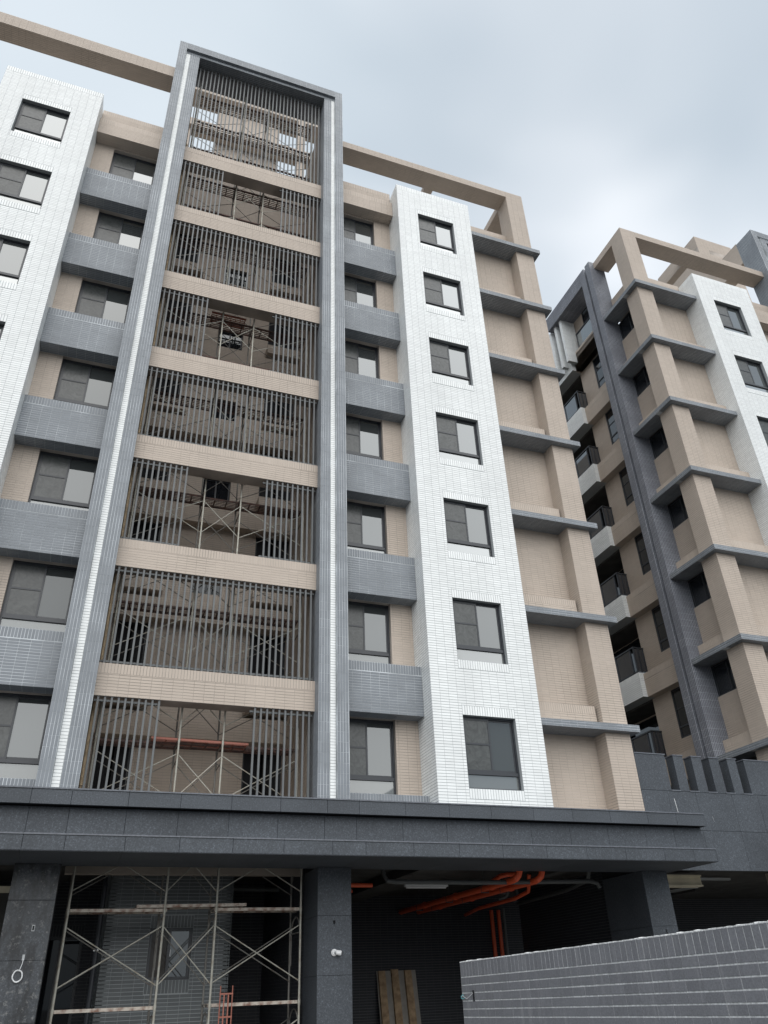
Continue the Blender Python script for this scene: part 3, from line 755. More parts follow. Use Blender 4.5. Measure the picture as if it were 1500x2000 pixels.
# ================================================================== BUILDING B  (mirror image standing to the right)
B = thing('apartment_building', 'matching tiled apartment block to the right whose shaded balcony side faces the gap', 'apartment building', (24, 4, 0))
XM = 32.522
wing(B, side=True)
c = Clad('portal_frame', B, 'grey', 'g_grey')
c.box(5.405, 5.70, 0, 1.0, 4.9, 33.08, ''); c.tiles((5.405, 0, 4.9), (1, 0, 0), (0, 0, 1), (0, -1, 0), .295, 28.18, style='v'); c.tiles((5.70, 0, 4.9), (0, 1, 0), (0, 0, 1), (1, 0, 0), 1.0, 28.18, style='v')
c.box(5.24, 5.404, .09, 1.0, 4.9, 32.6, ''); c.box(4.955, 5.239, 0, 1.0, 4.9, 32.35, ''); c.tiles((4.955, 0, 4.9), (1, 0, 0), (0, 0, 1), (0, -1, 0), .284, 27.45, style='v')
c.box(0, 5.404, 0, .56, 32.70, 33.08, 'front'); c.box(0, 5.239, 0, .56, 32.352, 32.59, 'front under'); c.box(0, 5.39, .085, .55, 32.591, 32.699, '')
c.finish()
for k in K7:
    c = Clad('portal_spandrel', B, 'beige', 'g_beige'); c.box(.002, 4.953, .42, .86, 7.35 + H * k, 8.1 + H * k, 'front', soldier=True); c.finish()
c = Clad('roof_tower', B, 'beige', 'g_beige')
c.box(1.0, 3.70, 4.6, 8, 28, 37.6, 'front right'); c.box(1.0, 2.85, 4.6, 8, 37.6, 37.93, ''); c.box(1.83, 3.7, 4.75, 8, 37.6, 37.93, ''); c.box(2.86, 3.7, 4.6, 4.74, 37.6, 37.93, 'front'); c.box(1.0, 3.7, 4.6, 8, 37.93, 38.84, 'front right')
c.box(5.0, 5.70, 1.002, 4.5, 31.77, 33.15, 'right under')
c.finish()
XM = None
c = Clad('side_wall', B, 'beige', 'g_beige')
# recessed side bay between pilaster and fin column: wall plane x = 19.24 facing -x
for k in range(-1, 7):
    zu = 7.35 + H * k
    z_lo = max(4.9, zu - H + .185)
    c.box(19.24, 19.5, 1.03, 2.43, z_lo, zu - 1.05, 'left', soldier=False)
    if k >= 0: c.box(18.95, 19.235, 1.05, 2.42, zu + .187, zu + .70, 'left', soldier=True)
c.box(19.24, 19.5, 1.03, 2.43, 26.74, 28.05, 'left')
# wall beyond the fins: x = 19.475
for k in range(-2, 6):
    zs = 10.57 + H * k
    if zs + 3.2 > 4.9:
        c.box(19.475, 19.7, 4.83, 5.86, max(4.9, zs - .02), zs + 3.18, 'left')
        c.box(19.475, 19.7, 3.0, 4.83, max(4.9, zs - .02), max(4.95, zs + 1.44), 'left')
    c.box(19.15, 19.47, 3.0, 5.688, max(4.9, zs), max(4.95, zs + .88), 'left under', soldier=True)
c.box(19.15, 19.47, 3.0, 5.748, 26.57, 27.58, 'left under', soldier=True)
c.finish()
c = Clad('fin_column', B, 'darkgrey', 'g_grey')
c.box(18.50, 19.30, 2.43, 2.765, 4.9, 30.39, 'front left', style='v')
c.box(18.50, 19.30, 2.90, 3.225, 4.9, 30.38, 'front left', style='v')
c.box(18.62, 19.30, 2.766, 2.899, 4.9, 30.2, '')
c.box(18.50, 19.42, 3.226, 6.38, 29.58, 30.38, 'left under')
c.finish()
c = Clad('white_fin', B, 'white', 'g_white')
for y in (5.46, 5.92, 6.38):
    c.box(18.66, 19.42 if y < 5.5 else 18.95, y, y + .16, 26.9, 29.575, 'left front')
c.finish()
for k in range(-2, 6):
    zs = 10.57 + H * k
    if zs < 3: continue
    c = Clad('balcony', B, 'white', 'g_white')
    c.box(18.95, 19.47, 5.69, 9.0, zs, zs + .93, 'left front', soldier=True)
    o = c.finish()
    m = MB(); m.box(20.45, 20.5, 5.9, 9.4, zs + .15, zs + 3.0); m.box(19.72, 20.44, 9.4, 9.45, zs + .15, zs + 3.0); m.build('balcony_shade_panel', 'glassdark', o)  # dark panels added to stand in for the shade inside the balcony
    m = MB(); zt = zs + .93
    for y in (5.76, 5.98, 6.9, 8.0): m.box(19.0, 19.05, y, y + .05, zt, zt + 1.0)
    for x in (19.2, 19.42): m.box(x, x + .04, 5.76, 5.80, zt, zt + 1.0)
    m.box(18.985, 19.06, 5.74, 9.0, zt + 1.0, zt + 1.05); m.box(19.06, 19.5, 5.745, 5.80, zt + 1.0, zt + 1.05); m.box(19.0, 19.05, 5.82, 9.0, zt + .06, zt + .10)
    m.build('railing', 'frame', o)
    m = MB(); m.box(19.02, 19.032, 6.04, 6.9, zt + .1, zt + 1.0); m.box(19.02, 19.032, 6.95, 8.0, zt + .1, zt + 1.0); m.box(19.06, 19.19, 5.775, 5.787, zt + .08, zt + 1.0); m.box(19.245, 19.41, 5.775, 5.787, zt + .08, zt + 1.0)
    m.build('rail_pane', 'railglass', o)
    # tall side window
    m = MB(); y0, y1, z0, z1 = 3.3, 4.828, zs + 1.445, zs + 3.17
    m.box(19.49, 19.55, y0, y1, z0, z0 + .05); m.box(19.49, 19.55, y0, y1, z1 - .05, z1); m.box(19.49, 19.55, y1 - .05, y1, z0 + .05, z1 - .05); m.box(19.49, 19.55, y0, y1 - .05, z0 + .36, z0 + .41); m.box(19.49, 19.55, 4.0, 4.05, z0 + .41, z1 - .05)
    m.box(19.5, 19.54, 4.05, y1 - .05, z0 + 1.0, z0 + 1.03)
    o = m.build('side_window', 'frame', B)
    m = MB(); m.box(19.52, 19.53, y0, y1 - .05, z0 + .05, z0 + .36); m.build('low_pane', 'glassdark', o)
    m = MB(); m.box(19.52, 19.53, 4.05, y1 - .05, z0 + .41, z1 - .05); m.build('pane', 'glassdark', o)
# windows under the side ledges
for k in K7:
    zu = 7.35 + H * k
    m = MB(); y0, y1, z0, z1 = 1.04, 2.42, zu - 1.045, zu - .005
    m.box(19.29, 19.35, y0, y1, z0, z0 + .05); m.box(19.29, 19.35, y0, y1, z1 - .05, z1); m.box(19.29, 19.35, y0, y0 + .05, z0 + .05, z1 - .05); m.box(19.29, 19.35, y1 - .05, y1, z0 + .05, z1 - .05); m.box(19.28, 19.35, 1.70, 1.76, z0 + .05, z1 - .05)
    o = m.build('side_window', 'frame', B)
    for a, b_ in ((y0 + .05, 1.70), (1.76, y1 - .05)):
        m = MB(); m.box(19.32, 19.33, a, b_, z0 + .05, z1 - .05); m.build('pane', 'glassdark', o)
# rooftop glass balustrade
m = MB()
for y in (3.93, 5.15): m.box(19.18, 19.23, y, y + .05, 27.58, 28.45)
m.box(19.17, 19.24, 3.25, 5.2, 28.45, 28.51)
o = m.build('roof_railing', 'frame', B)
m = MB(); m.box(19.2, 19.21, 3.98, 5.15, 27.6, 28.44); m.box(19.2, 19.21, 3.26, 3.92, 27.6, 28.44); m.build('rail_pane', 'glass', o)
m = MB()
m.box(19.56, 33, 1.06, 5.86, 4.3, 26.6); m.box(20.6, 33, 5.86, 14, 4.3, 26.6); m.box(21.6, 33, .9, 1.055, 4.3, 27.0)
m.build('core_wall', 'plaster', B)
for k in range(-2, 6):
    m = MB(); m.box(19.48, 20.6, 5.87, 12, 10.5 + H * k, 10.72 + H * k); m.build('balcony_slab', 'concrete', B)  # slab colour near black, standing in for shade in the balcony voids
m = MB(); m.box(18.4, 33, -1.5, .28, 4.16, 4.97); m.box(18.1, 33, -1.8, .1, 3.87, 4.15); m.build('canopy', 'granite', B)

# ================================================================== granite link wall with slots
W_ = thing('link_wall', 'dark granite parapet wall with upright slots linking the two apartment blocks', 'wall', (16.5, .3, 4))
slots = [(14.775, 15.045), (15.37, 15.655), (15.98, 16.255), (16.585, 16.875), (17.19, 17.465)]
xs = [13.788] + [v for s_ in slots for v in s_] + [22.0]
b = MB(); b.box(13.79, 22, .325, .60, 4.0, 5.905)
for i in range(0, len(xs), 2): b.box(max(13.79, xs[i] + .004), xs[i + 1] - .004, .325, .60, 5.905, 6.84)
b.build('wall_core', 'granite', W_)
low = [13.788, 14.621, 15.525, 16.73, 17.623, 18.6, 19.6, 20.6, 22]
low2 = [13.788, 14.5, 15.486, 16.738, 17.7, 18.7, 19.7, 20.7, 22]
for i in range(len(low) - 1): panel_box('granite_panel', W_, low[i], low[i + 1], .30, .324, 4.93, 5.90, 'granite')
for i in range(len(low2) - 1): panel_box('granite_panel', W_, low2[i], low2[i + 1], .30, .324, 3.97, 4.929, 'granite')
for i in range(0, len(xs), 2):
    panel_box('granite_panel', W_, xs[i], xs[i + 1], .30, .324, 5.902, 6.84, 'granite')
    m = MB(); m.box(xs[i] - .015 if i else 13.79, xs[i + 1] + .015, .285, .62, 6.842, 6.868); m.build('coping_stone', 'coping', W_)
for a, e in slots:
    m = MB(); m.box(a - .02, e + .02, .285, .63, 5.903, 5.93); m.build('slot_sill', 'coping', W_)

# ================================================================== foreground garden wall
G_ = thing('garden_wall', 'low grey tiled garden wall with upright top course and rough mortar in front', 'wall', (6.85, -6.5, 0))
o0 = Vector((6.810, -2.75, 2.024)); dn = Vector((.01065, -1.0, .0087))     # running towards the camera
dh = Vector((dn.x, dn.y, 0)).normalized(); nn = Vector((-1, -.0107, 0)).normalized()
WL = 9.1
ux = Vector((dh.x, dh.y, .0087)); vz = Vector((0, 0, 1))


def gp(u, v, n=0.0):
    p = o0 + ux * u + vz * v + nn * n; return (p.x, p.y, p.z)


def gbox(mm, u0, u1, v0, v1, n0, n1, ch=0.0):
    v = [gp(u0, v0, n0), gp(u1, v0, n0), gp(u1, v1, n0), gp(u0, v1, n0), gp(u0 + ch, v0 + ch, n1), gp(u1 - ch, v0 + ch, n1), gp(u1 - ch, v1 - ch, n1), gp(u0 + ch, v1 - ch, n1)]
    return mm.add(v, [(4, 5, 6, 7), (0, 1, 5, 4), (1, 2, 6, 5), (2, 3, 7, 6), (3, 0, 4, 7), (3, 2, 1, 0)])


b = gbox(MB(), 0, WL, -2.0, -.004, -.24, 0); b.build('wall_core', 'mortar', G_)


def gtile(u0, u1, v0, v1):
    j = lambda s_: (random.random() - .5) * s_
    mm = MB(); gbox(mm, u0 + j(.002), u1 + j(.002), v0 + j(.002), v1 + j(.002), -.002, .006 + j(.003), .0025)
    return mm


sp = .1165
for i in range(int(WL / sp)):
    u = i * sp
    gtile(u + .0055, u + sp - .0055, -.225, -.007).build('tile', 'walltile', G_)
    rows = 0
nt_ = 83
for r in range(5):
    for i in range(31):
        u = i * .295
        gtile(u + .003, u + .295 - .003, -.233 - (r + 1) * .1165 + .0085, -.233 - r * .1165 - .0075).build('tile', 'walltile', G_)
rest = MB()
for r in range(5, 15):
    for i in range(31):
        u = i * .295; gbox(rest, u + .003, u + .292, -.233 - (r + 1) * .1165 + .0085, -.233 - r * .1165 - .0075, -.002, .006, .0025)
rest.build('lower_tile', 'walltile', G_, kind='stuff')
# ragged mortar on top
mm = MB(); n = 900; prof = []
for i in range(n + 1):
    u = WL * i / n; hgt = .002 + .007 * random.random() ** 2 + (.007 if random.random() < .05 else 0)
    prof.append((u, hgt, .004 + .006 * random.random()))
v = []; f = []
for (u, hgt, pr_) in prof: v += [gp(u, -.012, pr_), gp(u, hgt * .6, pr_ * .8), gp(u, hgt, -.05), gp(u, hgt * .7, -.24)]
for i in range(n):
    for k in range(3): f.append((i * 4 + k, (i + 1) * 4 + k, (i + 1) * 4 + k + 1, i * 4 + k + 1))
mm.add(v, f).build('mortar_cap', 'mortar', G_)
S_ = thing('socket_box', 'small dark socket slot in the garden wall with cyan wire ends', 'socket', gp(0.455, -0.497, 0.000))
mm = MB(); gbox(mm, .43, .485, -.595, -.43, .004, .014, .004); mm.build('slot', 'dark', S_)
mm = MB(); mm.path([gp(0.442, -0.476, 0.012), gp(0.359, -0.517, 0.036), gp(0.248, -0.552, 0.042), gp(0.138, -0.531, 0.024), gp(0.083, -0.504, 0.036), gp(0.062, -0.517, 0.048)], .0042, 6); mm.build('wire', 'whiteplastic', S_)
mm = MB(); mm.path([gp(0.152, -0.538, 0.036), gp(0.103, -0.552, 0.060), gp(0.069, -0.511, 0.060), gp(0.124, -0.490, 0.048), gp(0.166, -0.511, 0.060)], .0055, 6); mm.build('wire', 'cyan', S_)

# ================================================================== scaffolds
PX = [.17, 1.955, 2.955, 4.71]


def scaffold(root, ys, z0, lifts, top, mat_f, mat_b, arch=False):
    for yi, y in enumerate(ys):
        for x in PX:
            mm = MB(); mm.tube((0, 0, 0), (0, 0, top - z0), .0215, 8)
            for i, z in enumerate(lifts): mm.tube((0, 0, z - z0 - .05), (0, 0, z - z0 + .05), .027, 8)
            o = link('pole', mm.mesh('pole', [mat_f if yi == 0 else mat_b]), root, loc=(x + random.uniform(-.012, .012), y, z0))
    cross = MB(); cross.tube((0, ys[0], 0), (0, ys[1], 0), .019, 6); cross.tube((0, ys[0], -.42), (0, ys[1], -.42), .014, 6)
    if arch:
        pts = [(0, ys[0] + .06, -1.0)] + [(0, (ys[0] + ys[1]) / 2 - math.cos(t) * ((ys[1] - ys[0]) / 2 - .06), -.42 + .3 * math.sin(t)) for t in np.linspace(0, math.pi, 9)] + [(0, ys[1] - .06, -1.0)]
        cross.path(pts, .014, 6)
    cme = cross.mesh('cross_bar', [mat_b])
    for z in lifts:
        for x in PX: link('cross_bar', cme, root, loc=(x, 0, z))
    braces = {}
    for bi in range(3):
        wd = PX[bi + 1] - PX[bi]
        for sgn in (0, 1):
            for yi in (0, 1):
                mm = MB(); a, e = (-1.28, -.28) if sgn else (-.28, -1.28)
                mm.tube((0, 0, a), (wd, 0, e), .0115, 6); braces[bi, sgn, yi] = mm.mesh('brace', [mat_f if yi == 0 else mat_b])
    for z in lifts:
        for bi in range(3):
            for sgn in (0, 1):
                for yi in (0, 1):
                    link('brace', braces[bi, sgn, yi], root, loc=(PX[bi], ys[yi] + (.03 if yi == 0 else -.03) + .012 * sgn, z))


S1 = thing('scaffold', 'pale steel tube scaffold with X braces standing under the canopy between granite columns', 'scaffold', (2.4, .8, 0))
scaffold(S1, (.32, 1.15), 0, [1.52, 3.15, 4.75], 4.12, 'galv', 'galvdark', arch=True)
S2 = thing('scaffold', 'tall tube scaffold rising inside the portal recess behind the louvres', 'scaffold', (2.4, 1.2, 4.9))
lifts = [4.93 + 1.69 * (i + 1) for i in range(16)]
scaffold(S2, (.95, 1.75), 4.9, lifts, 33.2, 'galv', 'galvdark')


def board_mesh(wd, mat, name):
    mm = MB(); d = .44
    mm.box(0, wd, 0, .03, -.05, .0); mm.box(0, wd, d - .03, d, -.05, .0)
    for i in range(5): mm.box(.03, wd - .03, .055 + i * .075, .085 + i * .075, -.012, -.002)
    n = max(3, int(wd / .3))
    for i in range(n + 1): mm.box(.02 + (wd - .07) * i / n, .05 + (wd - .07) * i / n, .031, d - .031, -.04, -.013)
    return mm.mesh(name, [mat])


bm = [board_mesh(PX[i + 1] - PX[i] + .06, 'rust', 'scaffold_board') for i in range(3)]
bm_red = board_mesh(2.2, 'redpaint', 'scaffold_board')
ords = ['first', 'second', 'third', 'fourth', 'fifth', 'sixth', 'seventh', 'eighth', 'ninth', 'tenth', 'eleventh', 'twelfth', 'thirteenth', 'fourteenth', 'fifteenth', 'sixteenth']
for i, z in enumerate(lifts):
    for bi, bn in enumerate(('left', 'middle', 'right')):
        o = link('scaffold_board', bm[bi], None, loc=(PX[bi] - .03, 1.22 + random.uniform(-.05, .05), z + .03 + random.uniform(-.01, .012)))
        tag(o, f'rusty slatted scaffold board, {bn} bay, {ords[i]} lift above the canopy', 'scaffold board', 'rusty boards on the recess scaffold')
o = link('scaffold_board', bm_red, None, loc=(1.35, .99, lifts[0] + .075)); o.rotation_euler = (0, .012, 0)
tag(o, 'red oxide scaffold board lying across the lowest lift behind the louvres', 'scaffold board')
o = link('scaffold_board', bm_red, None, loc=(1.6, 1.0, lifts[8] + .075))
o.scale = (.5, 1, 1)
tag(o, 'short red scaffold board on the ninth lift inside the portal recess', 'scaffold board')


def dusty_board(wd, name='scaffold_board'):
    mm = MB(); d = .45
    mm.box(0, wd, 0, .035, -.055, .0); mm.box(0, wd, d - .035, d, -.055, .0); mm.box(.0, wd, .036, d - .036, -.012, -.002)
    for i in range(6): mm.box(.05 + (wd - .14) * i / 5, .09 + (wd - .14) * i / 5, .036, d - .036, -.05, -.013)
    return mm.mesh(name, ['dusty'])


for (x, wd, z, lab) in ((.15, 1.86, 3.12, 'cement spattered scaffold board on the left bay, upper level under the canopy'),
                        (2.93, 1.80, 3.13, 'cement spattered scaffold board on the right bay, upper level under the canopy'),
                        (.15, 1.84, 1.50, 'whitish scaffold board on the left bay near the stained column, lower level'),
                        (2.93, 1.80, 1.50, 'whitish scaffold board behind the upright red grating, lower level')):
    o = link('scaffold_board', dusty_board(wd), None, loc=(x, .36, z + .05)); tag(o, lab, 'scaffold board', 'cement spattered boards under the canopy')
o = link('scaffold_board', dusty_board(2.15), None, loc=(1.42, .33, 3.235)); o.rotation_euler = (0, -.012, 0)
tag(o, 'loose scaffold board laid over the narrow middle bay, open hook end to the right', 'scaffold board')

R_g = thing('red_grating', 'salmon red steel grating standing upright in front of the scaffold', 'grating', (3.25, .2, 0))
mm = MB()
for x in (0, .23): mm.tube((x, 0, 0), (x, 0, 1.83), .011, 6)
mm.build('rail', 'redpaint', R_g, loc=(3.13, .18, 0))
for i, x in enumerate((.075, .155)):
    mm = MB(); mm.box(x - .012, x + .012, -.006, .006, .2, 1.70); mm.build('bar', 'redpaint', R_g, loc=(3.13, .18, 0))
for z in (.6, .95, 1.33, 1.70):
    mm = MB(); mm.box(-.012, .242, -.012, .008, z - .013, z + .013); mm.build('rung', 'redpaint', R_g, loc=(3.13, .18, 0))

# ================================================================== small things
P1 = thing('drain_pipe', 'brown vertical drain pipe with couplings at the left edge of the louvres', 'pipe', (.1, .72, 4.9))
mm = MB(); mm.tube((0, 0, .65), (0, 0, 22.6), .034, 10); mm.tube((0, 0, .1), (0, 0, .65), .018, 8); mm.build('pipe_run', 'bamboo', P1, loc=(.026, .905, 4.9))
for k in range(8):
    mm = MB(); mm.tube((0, 0, 0), (0, 0, .17), .036, 10); mm.build('coupling', 'bamboo', P1, loc=(.026, .905, 5.55 + 3.2 * k))

P2 = thing('down_pipe', 'black vertical downpipe beside the dark tiled block', 'pipe', (.84, 1.95, 0))
mm = MB(); mm.path([(.84, 1.95, 0), (.84, 1.95, 3.75), (.83, 2.0, 3.9), (.83, 2.12, 3.97), (.83, 2.3, 3.98)], .05, 10); mm.build('pipe_run', 'blackpipe', P2)
for z in (2.55,):
    for x in (.80, .87):
        mm = MB(); mm.tube((x, 1.88, z), (x, 1.90, z), .018, 8); mm.build('bracket_bolt', 'whiteplastic', P2)

C_ = thing('wall_camera', 'white round dome camera on the middle granite column', 'camera', (5.26, -.30, 2.32))
mm = MB(); mm.tube((5.235, -.301, 2.32), (5.235, -.325, 2.32), .062, 18); mm.tube((5.235, -.325, 2.32), (5.235, -.345, 2.32), .055, 18, r2=.04); mm.build('base', 'whiteplastic', C_)
mm = MB(); mm.tube((5.235, -.345, 2.32), (5.27, -.38, 2.315), .022, 10); mm.build('arm', 'greyplastic', C_)
mm = MB(); mm.tube((5.262, -.372, 2.318), (5.345, -.40, 2.305), .045, 16); mm.tube((5.345, -.40, 2.305), (5.356, -.404, 2.303), .045, 16, r2=.03); mm.build('body', 'whiteplastic', C_)
mm = MB(); mm.tube((5.356, -.404, 2.303), (5.360, -.4055, 2.3025), .026, 12); mm.build('lens', 'dark', C_)
o = MB(); o.path([(5.225, -.303, 2.86), (5.235, -.32, 2.87), (5.255, -.318, 2.862), (5.25, -.315, 2.83), (5.24, -.31, 2.815)], .006, 6)
o.box(5.215, 5.262, -.304, -.2985, 2.82, 2.885)
tag(o.build('cable_outlet', 'dark'), 'small dark cable hole near the top of the middle column', 'cable outlet')
o = MB(); o.path([(13.215, -.303, 2.62), (13.25, -.318, 2.625), (13.215, -.316, 2.58), (13.25, -.318, 2.56), (13.235, -.31, 2.53), (13.21, -.305, 2.535)], .008, 6)
tag(o.build('cable_outlet', 'dark'), 'small dark curled cable end on the right column above the garden wall', 'cable outlet')

K_ = thing('cable_coil', 'coil of white cable hanging from a socket hole on the stained column', 'cable', (-.47, -.32, 2.05))
pts = [(-.43, -.303, 2.32), (-.435, -.325, 2.26), (-.45, -.33, 2.20), (-.46, -.33, 2.165)]
for t in np.linspace(0, 2 * math.pi * 3, 54):
    rr = .078 + .006 * math.sin(t * 1.7); pts.append((-.478 + rr * math.sin(t), -.327 - .004 * t / 6, 2.075 + (rr * 1.12) * math.cos(t)))
mm = MB(); mm.path(pts, .0062, 7); mm.build('wire', 'whiteplastic', K_)
mm = MB(); mm.box(-.455, -.415, -.306, -.299, 2.31, 2.40); mm.build('box', 'greyplastic', K_)
o = MB(); o.box(-.385, -.335, -.306, -.299, 2.76, 2.86); o.box(-.375, -.345, -.308, -.3055, 2.775, 2.845, 1)
tag(o.build('socket_box', ['greyplastic', 'dark']), 'open grey socket box on the stained column above the cable coil', 'socket')

# garage services
def pipe(name, pts, r, mat, lab, group=None):
    mm = MB(); mm.path(pts, r, 12); return tag(mm.build(name, mat), lab, 'pipe', group)


pipe('fire_pipe', [(9.86, 7.9, 3.72), (9.80, 4, 3.72), (9.75, .35, 3.72), (9.76, .22, 3.74), (9.80, .16, 3.80), (9.82, .13, 3.88), (9.82, .13, 4.1)], .072, 'firepipe', 'left one of two thick red fire pipes running deep under the garage ceiling', 'red fire pipes in the garage')
pipe('fire_pipe', [(10.45, 7.9, 3.72), (10.42, 4, 3.72), (10.38, .45, 3.72), (10.39, .3, 3.74), (10.43, .22, 3.80), (10.45, .2, 3.88), (10.45, .2, 4.1)], .072, 'firepipe', 'right one of two thick red fire pipes running deep under the garage ceiling', 'red fire pipes in the garage')
pipe('fire_pipe', [(9.80, 2.7, 3.73), (9.93, 2.15, 3.78), (10.0, 1.75, 3.89), (10.04, 1.5, 3.95), (10.16, 1.38, 3.97), (10.46, 1.33, 3.98), (10.52, 1.33, 4.1)], .055, 'firepipe', 'curved red branch pipe looping above the two fire pipes', 'red fire pipes in the garage')
pipe('fire_pipe', [(11.3, 2.3, 4.1), (11.32, 2.4, 3.85), (11.34, 2.5, 3.72), (11.3, 3.2, 3.62), (11.35, 5.5, 3.6), (11.9, 7.6, 3.6)], .05, 'firepipe', 'thin red pipe dropping from the ceiling towards the garage corner', 'red fire pipes in the garage')
pipe('fire_pipe', [(5.62, 1.22, 3.70), (6.60, 1.22, 3.70)], .045, 'firepipe', 'short red pipe stub beside the middle granite column', 'red fire pipes in the garage')
pipe('fire_pipe', [(5.7, 2.1, 3.62), (6.35, 1.9, 3.66)], .04, 'firepipe', 'short dark red pipe behind the stub beside the middle column', 'red fire pipes in the garage')
pipe('fire_pipe', [(12.95, 7.85, 0), (12.95, 7.85, 3.75)], .06, 'firepipe', 'left red riser pipe in the far garage corner', 'red fire pipes in the garage')
pipe('fire_pipe', [(13.2, 7.85, 0), (13.2, 7.85, 3.75)], .06, 'firepipe', 'right red riser pipe in the far garage corner', 'red fire pipes in the garage')
pipe('drain_pipe', [(6.68, .7, 4.1), (6.69, .68, 3.85), (6.75, .62, 3.72), (6.95, .6, 3.70), (9.2, .6, 3.70), (12.0, .62, 3.74), (12.2, .62, 3.70), (12.25, .62, 3.6)], .05, 'pvc', 'long grey drain pipe running along the front of the garage ceiling', 'grey drain pipes')
pipe('drain_pipe', [(11.0, 3.0, 4.1), (11.02, 3.0, 3.75), (11.0, 3.1, 3.66), (10.9, 3.3, 3.62)], .04, 'pvc', 'short grey bent pipe right of the red fire pipes', 'grey drain pipes')
pipe('drain_pipe', [(11.6, 3.6, 4.1), (11.62, 3.6, 3.7), (11.6, 3.8, 3.62)], .045, 'pvc', 'second short grey bent pipe nearer the garage side wall', 'grey drain pipes')
pipe('drain_pipe', [(12.3, 1.0, 4.1), (12.4, 1.3, 3.85), (12.8, 3.0, 3.8), (13.2, 6.5, 3.8)], .05, 'pvc', 'grey pipe slanting along the garage side wall', 'grey drain pipes')
pipe('drain_pipe', [(13.35, 7.8, 0), (13.35, 7.8, 3.8)], .05, 'pvc', 'grey riser beside the two red risers', 'grey drain pipes')
pipe('drain_pipe', [(3.75, 3.4, 4.15), (3.75, 3.4, 3.95), (3.82, 3.4, 3.86), (5.0, 3.4, 3.84)], .05, 'pvc', 'grey bent pipe under the ceiling right of the tiled block', 'grey drain pipes')
for i, (x, y) in enumerate(((7.3, .6), (8.35, .6), (9.4, .6))):
    pass
for x, y in ((9.78, 1.4), (9.80, 3.6), (9.83, 5.8), (10.40, 1.6), (10.42, 3.9), (10.44, 6.1)):
    o = [q for q in COL.objects if q.name.startswith('fire_pipe')][0 if x < 10 else 1]
    m = MB(); m.tube((x - .004, y, 3.72), (x - .004, y + .16, 3.72), .084, 14); m.tube((x, y + .05, 3.72), (x, y + .11, 3.72), .09, 14); m.build('coupling', 'firepipe', o)
    m = MB(); m.tube((x, y + .5, 3.80), (x, y + .5, 4.18), .007, 5); m.box(x - .10, x + .10, y + .485, y + .515, 3.615, 3.63); m.tube((x - .095, y + .5, 3.62), (x - .095, y + .5, 3.82), .006, 5); m.tube((x + .095, y + .5, 3.62), (x + .095, y + .5, 3.82), .006, 5); m.build('hanger', 'pvc', o)
T_ = thing('strip_light', 'unlit white strip light hanging below the garage ceiling', 'light', (8.03, 1.45, 3.7))
mm = MB(); mm.box(7.48, 8.57, 1.40, 1.50, 3.70, 3.755); mm.build('housing', 'whiteplastic', T_)
mm = MB(); mm.tube((7.52, 1.45, 3.682), (8.53, 1.45, 3.682), .016, 8); mm.build('tube', 'whiteplastic', T_)
mm = MB(); mm.tube((7.7, 1.45, 3.756), (7.7, 1.45, 4.18), .005, 5); mm.tube((8.35, 1.45, 3.756), (8.35, 1.45, 4.18), .005, 5); mm.build('hanger', 'pvc', T_)
T2 = thing('strip_light', 'grey strip light under the passage ceiling behind the link wall', 'light', (17.3, 3, 4))
mm = MB(); mm.box(16.9, 18.4, 2.95, 3.05, 4.08, 4.14); mm.build('housing', 'greyplastic', T2)
o = MB(); o.box(14.2, 16.55, 2.0, 2.35, 3.80, 3.84); o.box(14.2, 16.55, 2.05, 2.30, 3.841, 4.05); o.box(14.2, 16.55, 2.0, 2.35, 4.051, 4.09)
tag(o.build('steel_beam', 'creamsteel'), 'cream coloured steel beam under the passage ceiling behind the right column', 'beam')

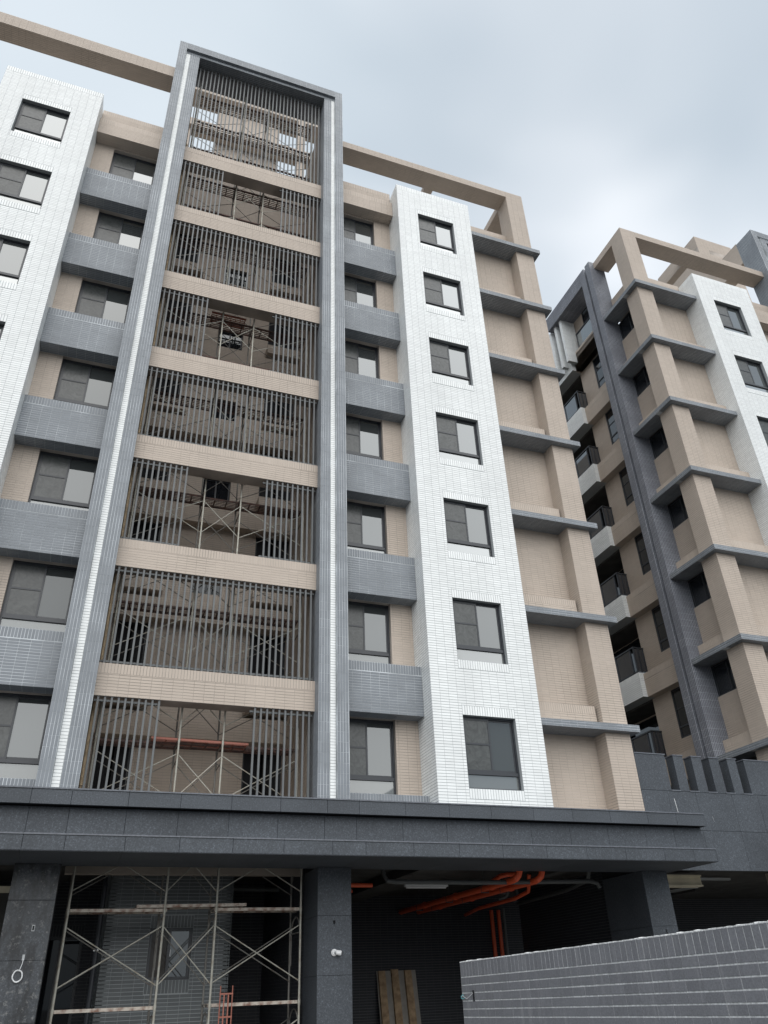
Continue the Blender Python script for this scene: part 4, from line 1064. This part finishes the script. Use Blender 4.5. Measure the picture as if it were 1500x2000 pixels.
lean = math.atan2(.35, 2.19)
o = MB(); o.add([(9.02, 7.5, 0), (10.26, 7.5, 0), (10.26, 7.93, 2.17), (9.02, 7.93, 2.17), (9.02, 7.53, 0), (10.26, 7.53, 0), (10.26, 7.96, 2.17), (9.02, 7.96, 2.17)], [(0, 1, 2, 3), (7, 6, 5, 4), (0, 4, 5, 1), (1, 5, 6, 2), (2, 6, 7, 3), (3, 7, 4, 0)])
tag(o.build('board', 'board'), 'grey board leaning on the dark garage wall behind three timbers', 'board')
for x, lab, dz in ((9.05, 'left one of three rough timber planks leaning on the grey board', 0), (9.46, 'middle one of three rough timber planks leaning on the grey board', .03), (9.88, 'right one of three rough timber planks leaning on the grey board', .0)):
    o = MB(); h_ = 2.17 + dz; o.add([(x, 7.40, 0), (x + .21, 7.40, 0), (x + .21, 7.83, h_), (x, 7.83, h_), (x, 7.49, 0), (x + .21, 7.49, 0), (x + .21, 7.92, h_), (x, 7.92, h_)], [(0, 1, 2, 3), (7, 6, 5, 4), (0, 4, 5, 1), (1, 5, 6, 2), (2, 6, 7, 3), (3, 7, 4, 0)])
    tag(o.build('timber_plank', 'wood'), lab, 'plank', 'timber planks in the garage')
D_ = thing('dome_light', 'tiny white dome light on the lower ledge upstand of the right block', 'light', (18.93, 1.85, 10.85))
mm = MB(); mm.tube((18.94, 1.85, 10.86), (18.90, 1.85, 10.86), .05, 12); mm.build('base', 'greyplastic', D_)
mm = MB(); mm.tube((18.90, 1.85, 10.86), (18.85, 1.85, 10.84), .045, 12, r2=.02); mm.build('dome', 'whiteplastic', D_)

# a few mortar runs left on the new stone
for x, z0, z1, w_ in ((14.78, 5.25, 5.72, .02), (15.9, 5.1, 5.3, .012)):
    m = MB(); m.add([(x, .2985, z1), (x + w_, .2985, z1 - .03), (x + w_ * 1.2 + .03, .2985, z0), (x + w_ * .4 + .03, .2985, z0 + .05),
                     (x, .302, z1), (x + w_, .302, z1 - .03), (x + w_ * 1.2 + .03, .302, z0), (x + w_ * .4 + .03, .302, z0 + .05)], [(0, 1, 2, 3), (0, 4, 5, 1), (1, 5, 6, 2), (2, 6, 7, 3), (3, 7, 4, 0)])
    m.build('mortar_streak', 'mortar', W_)
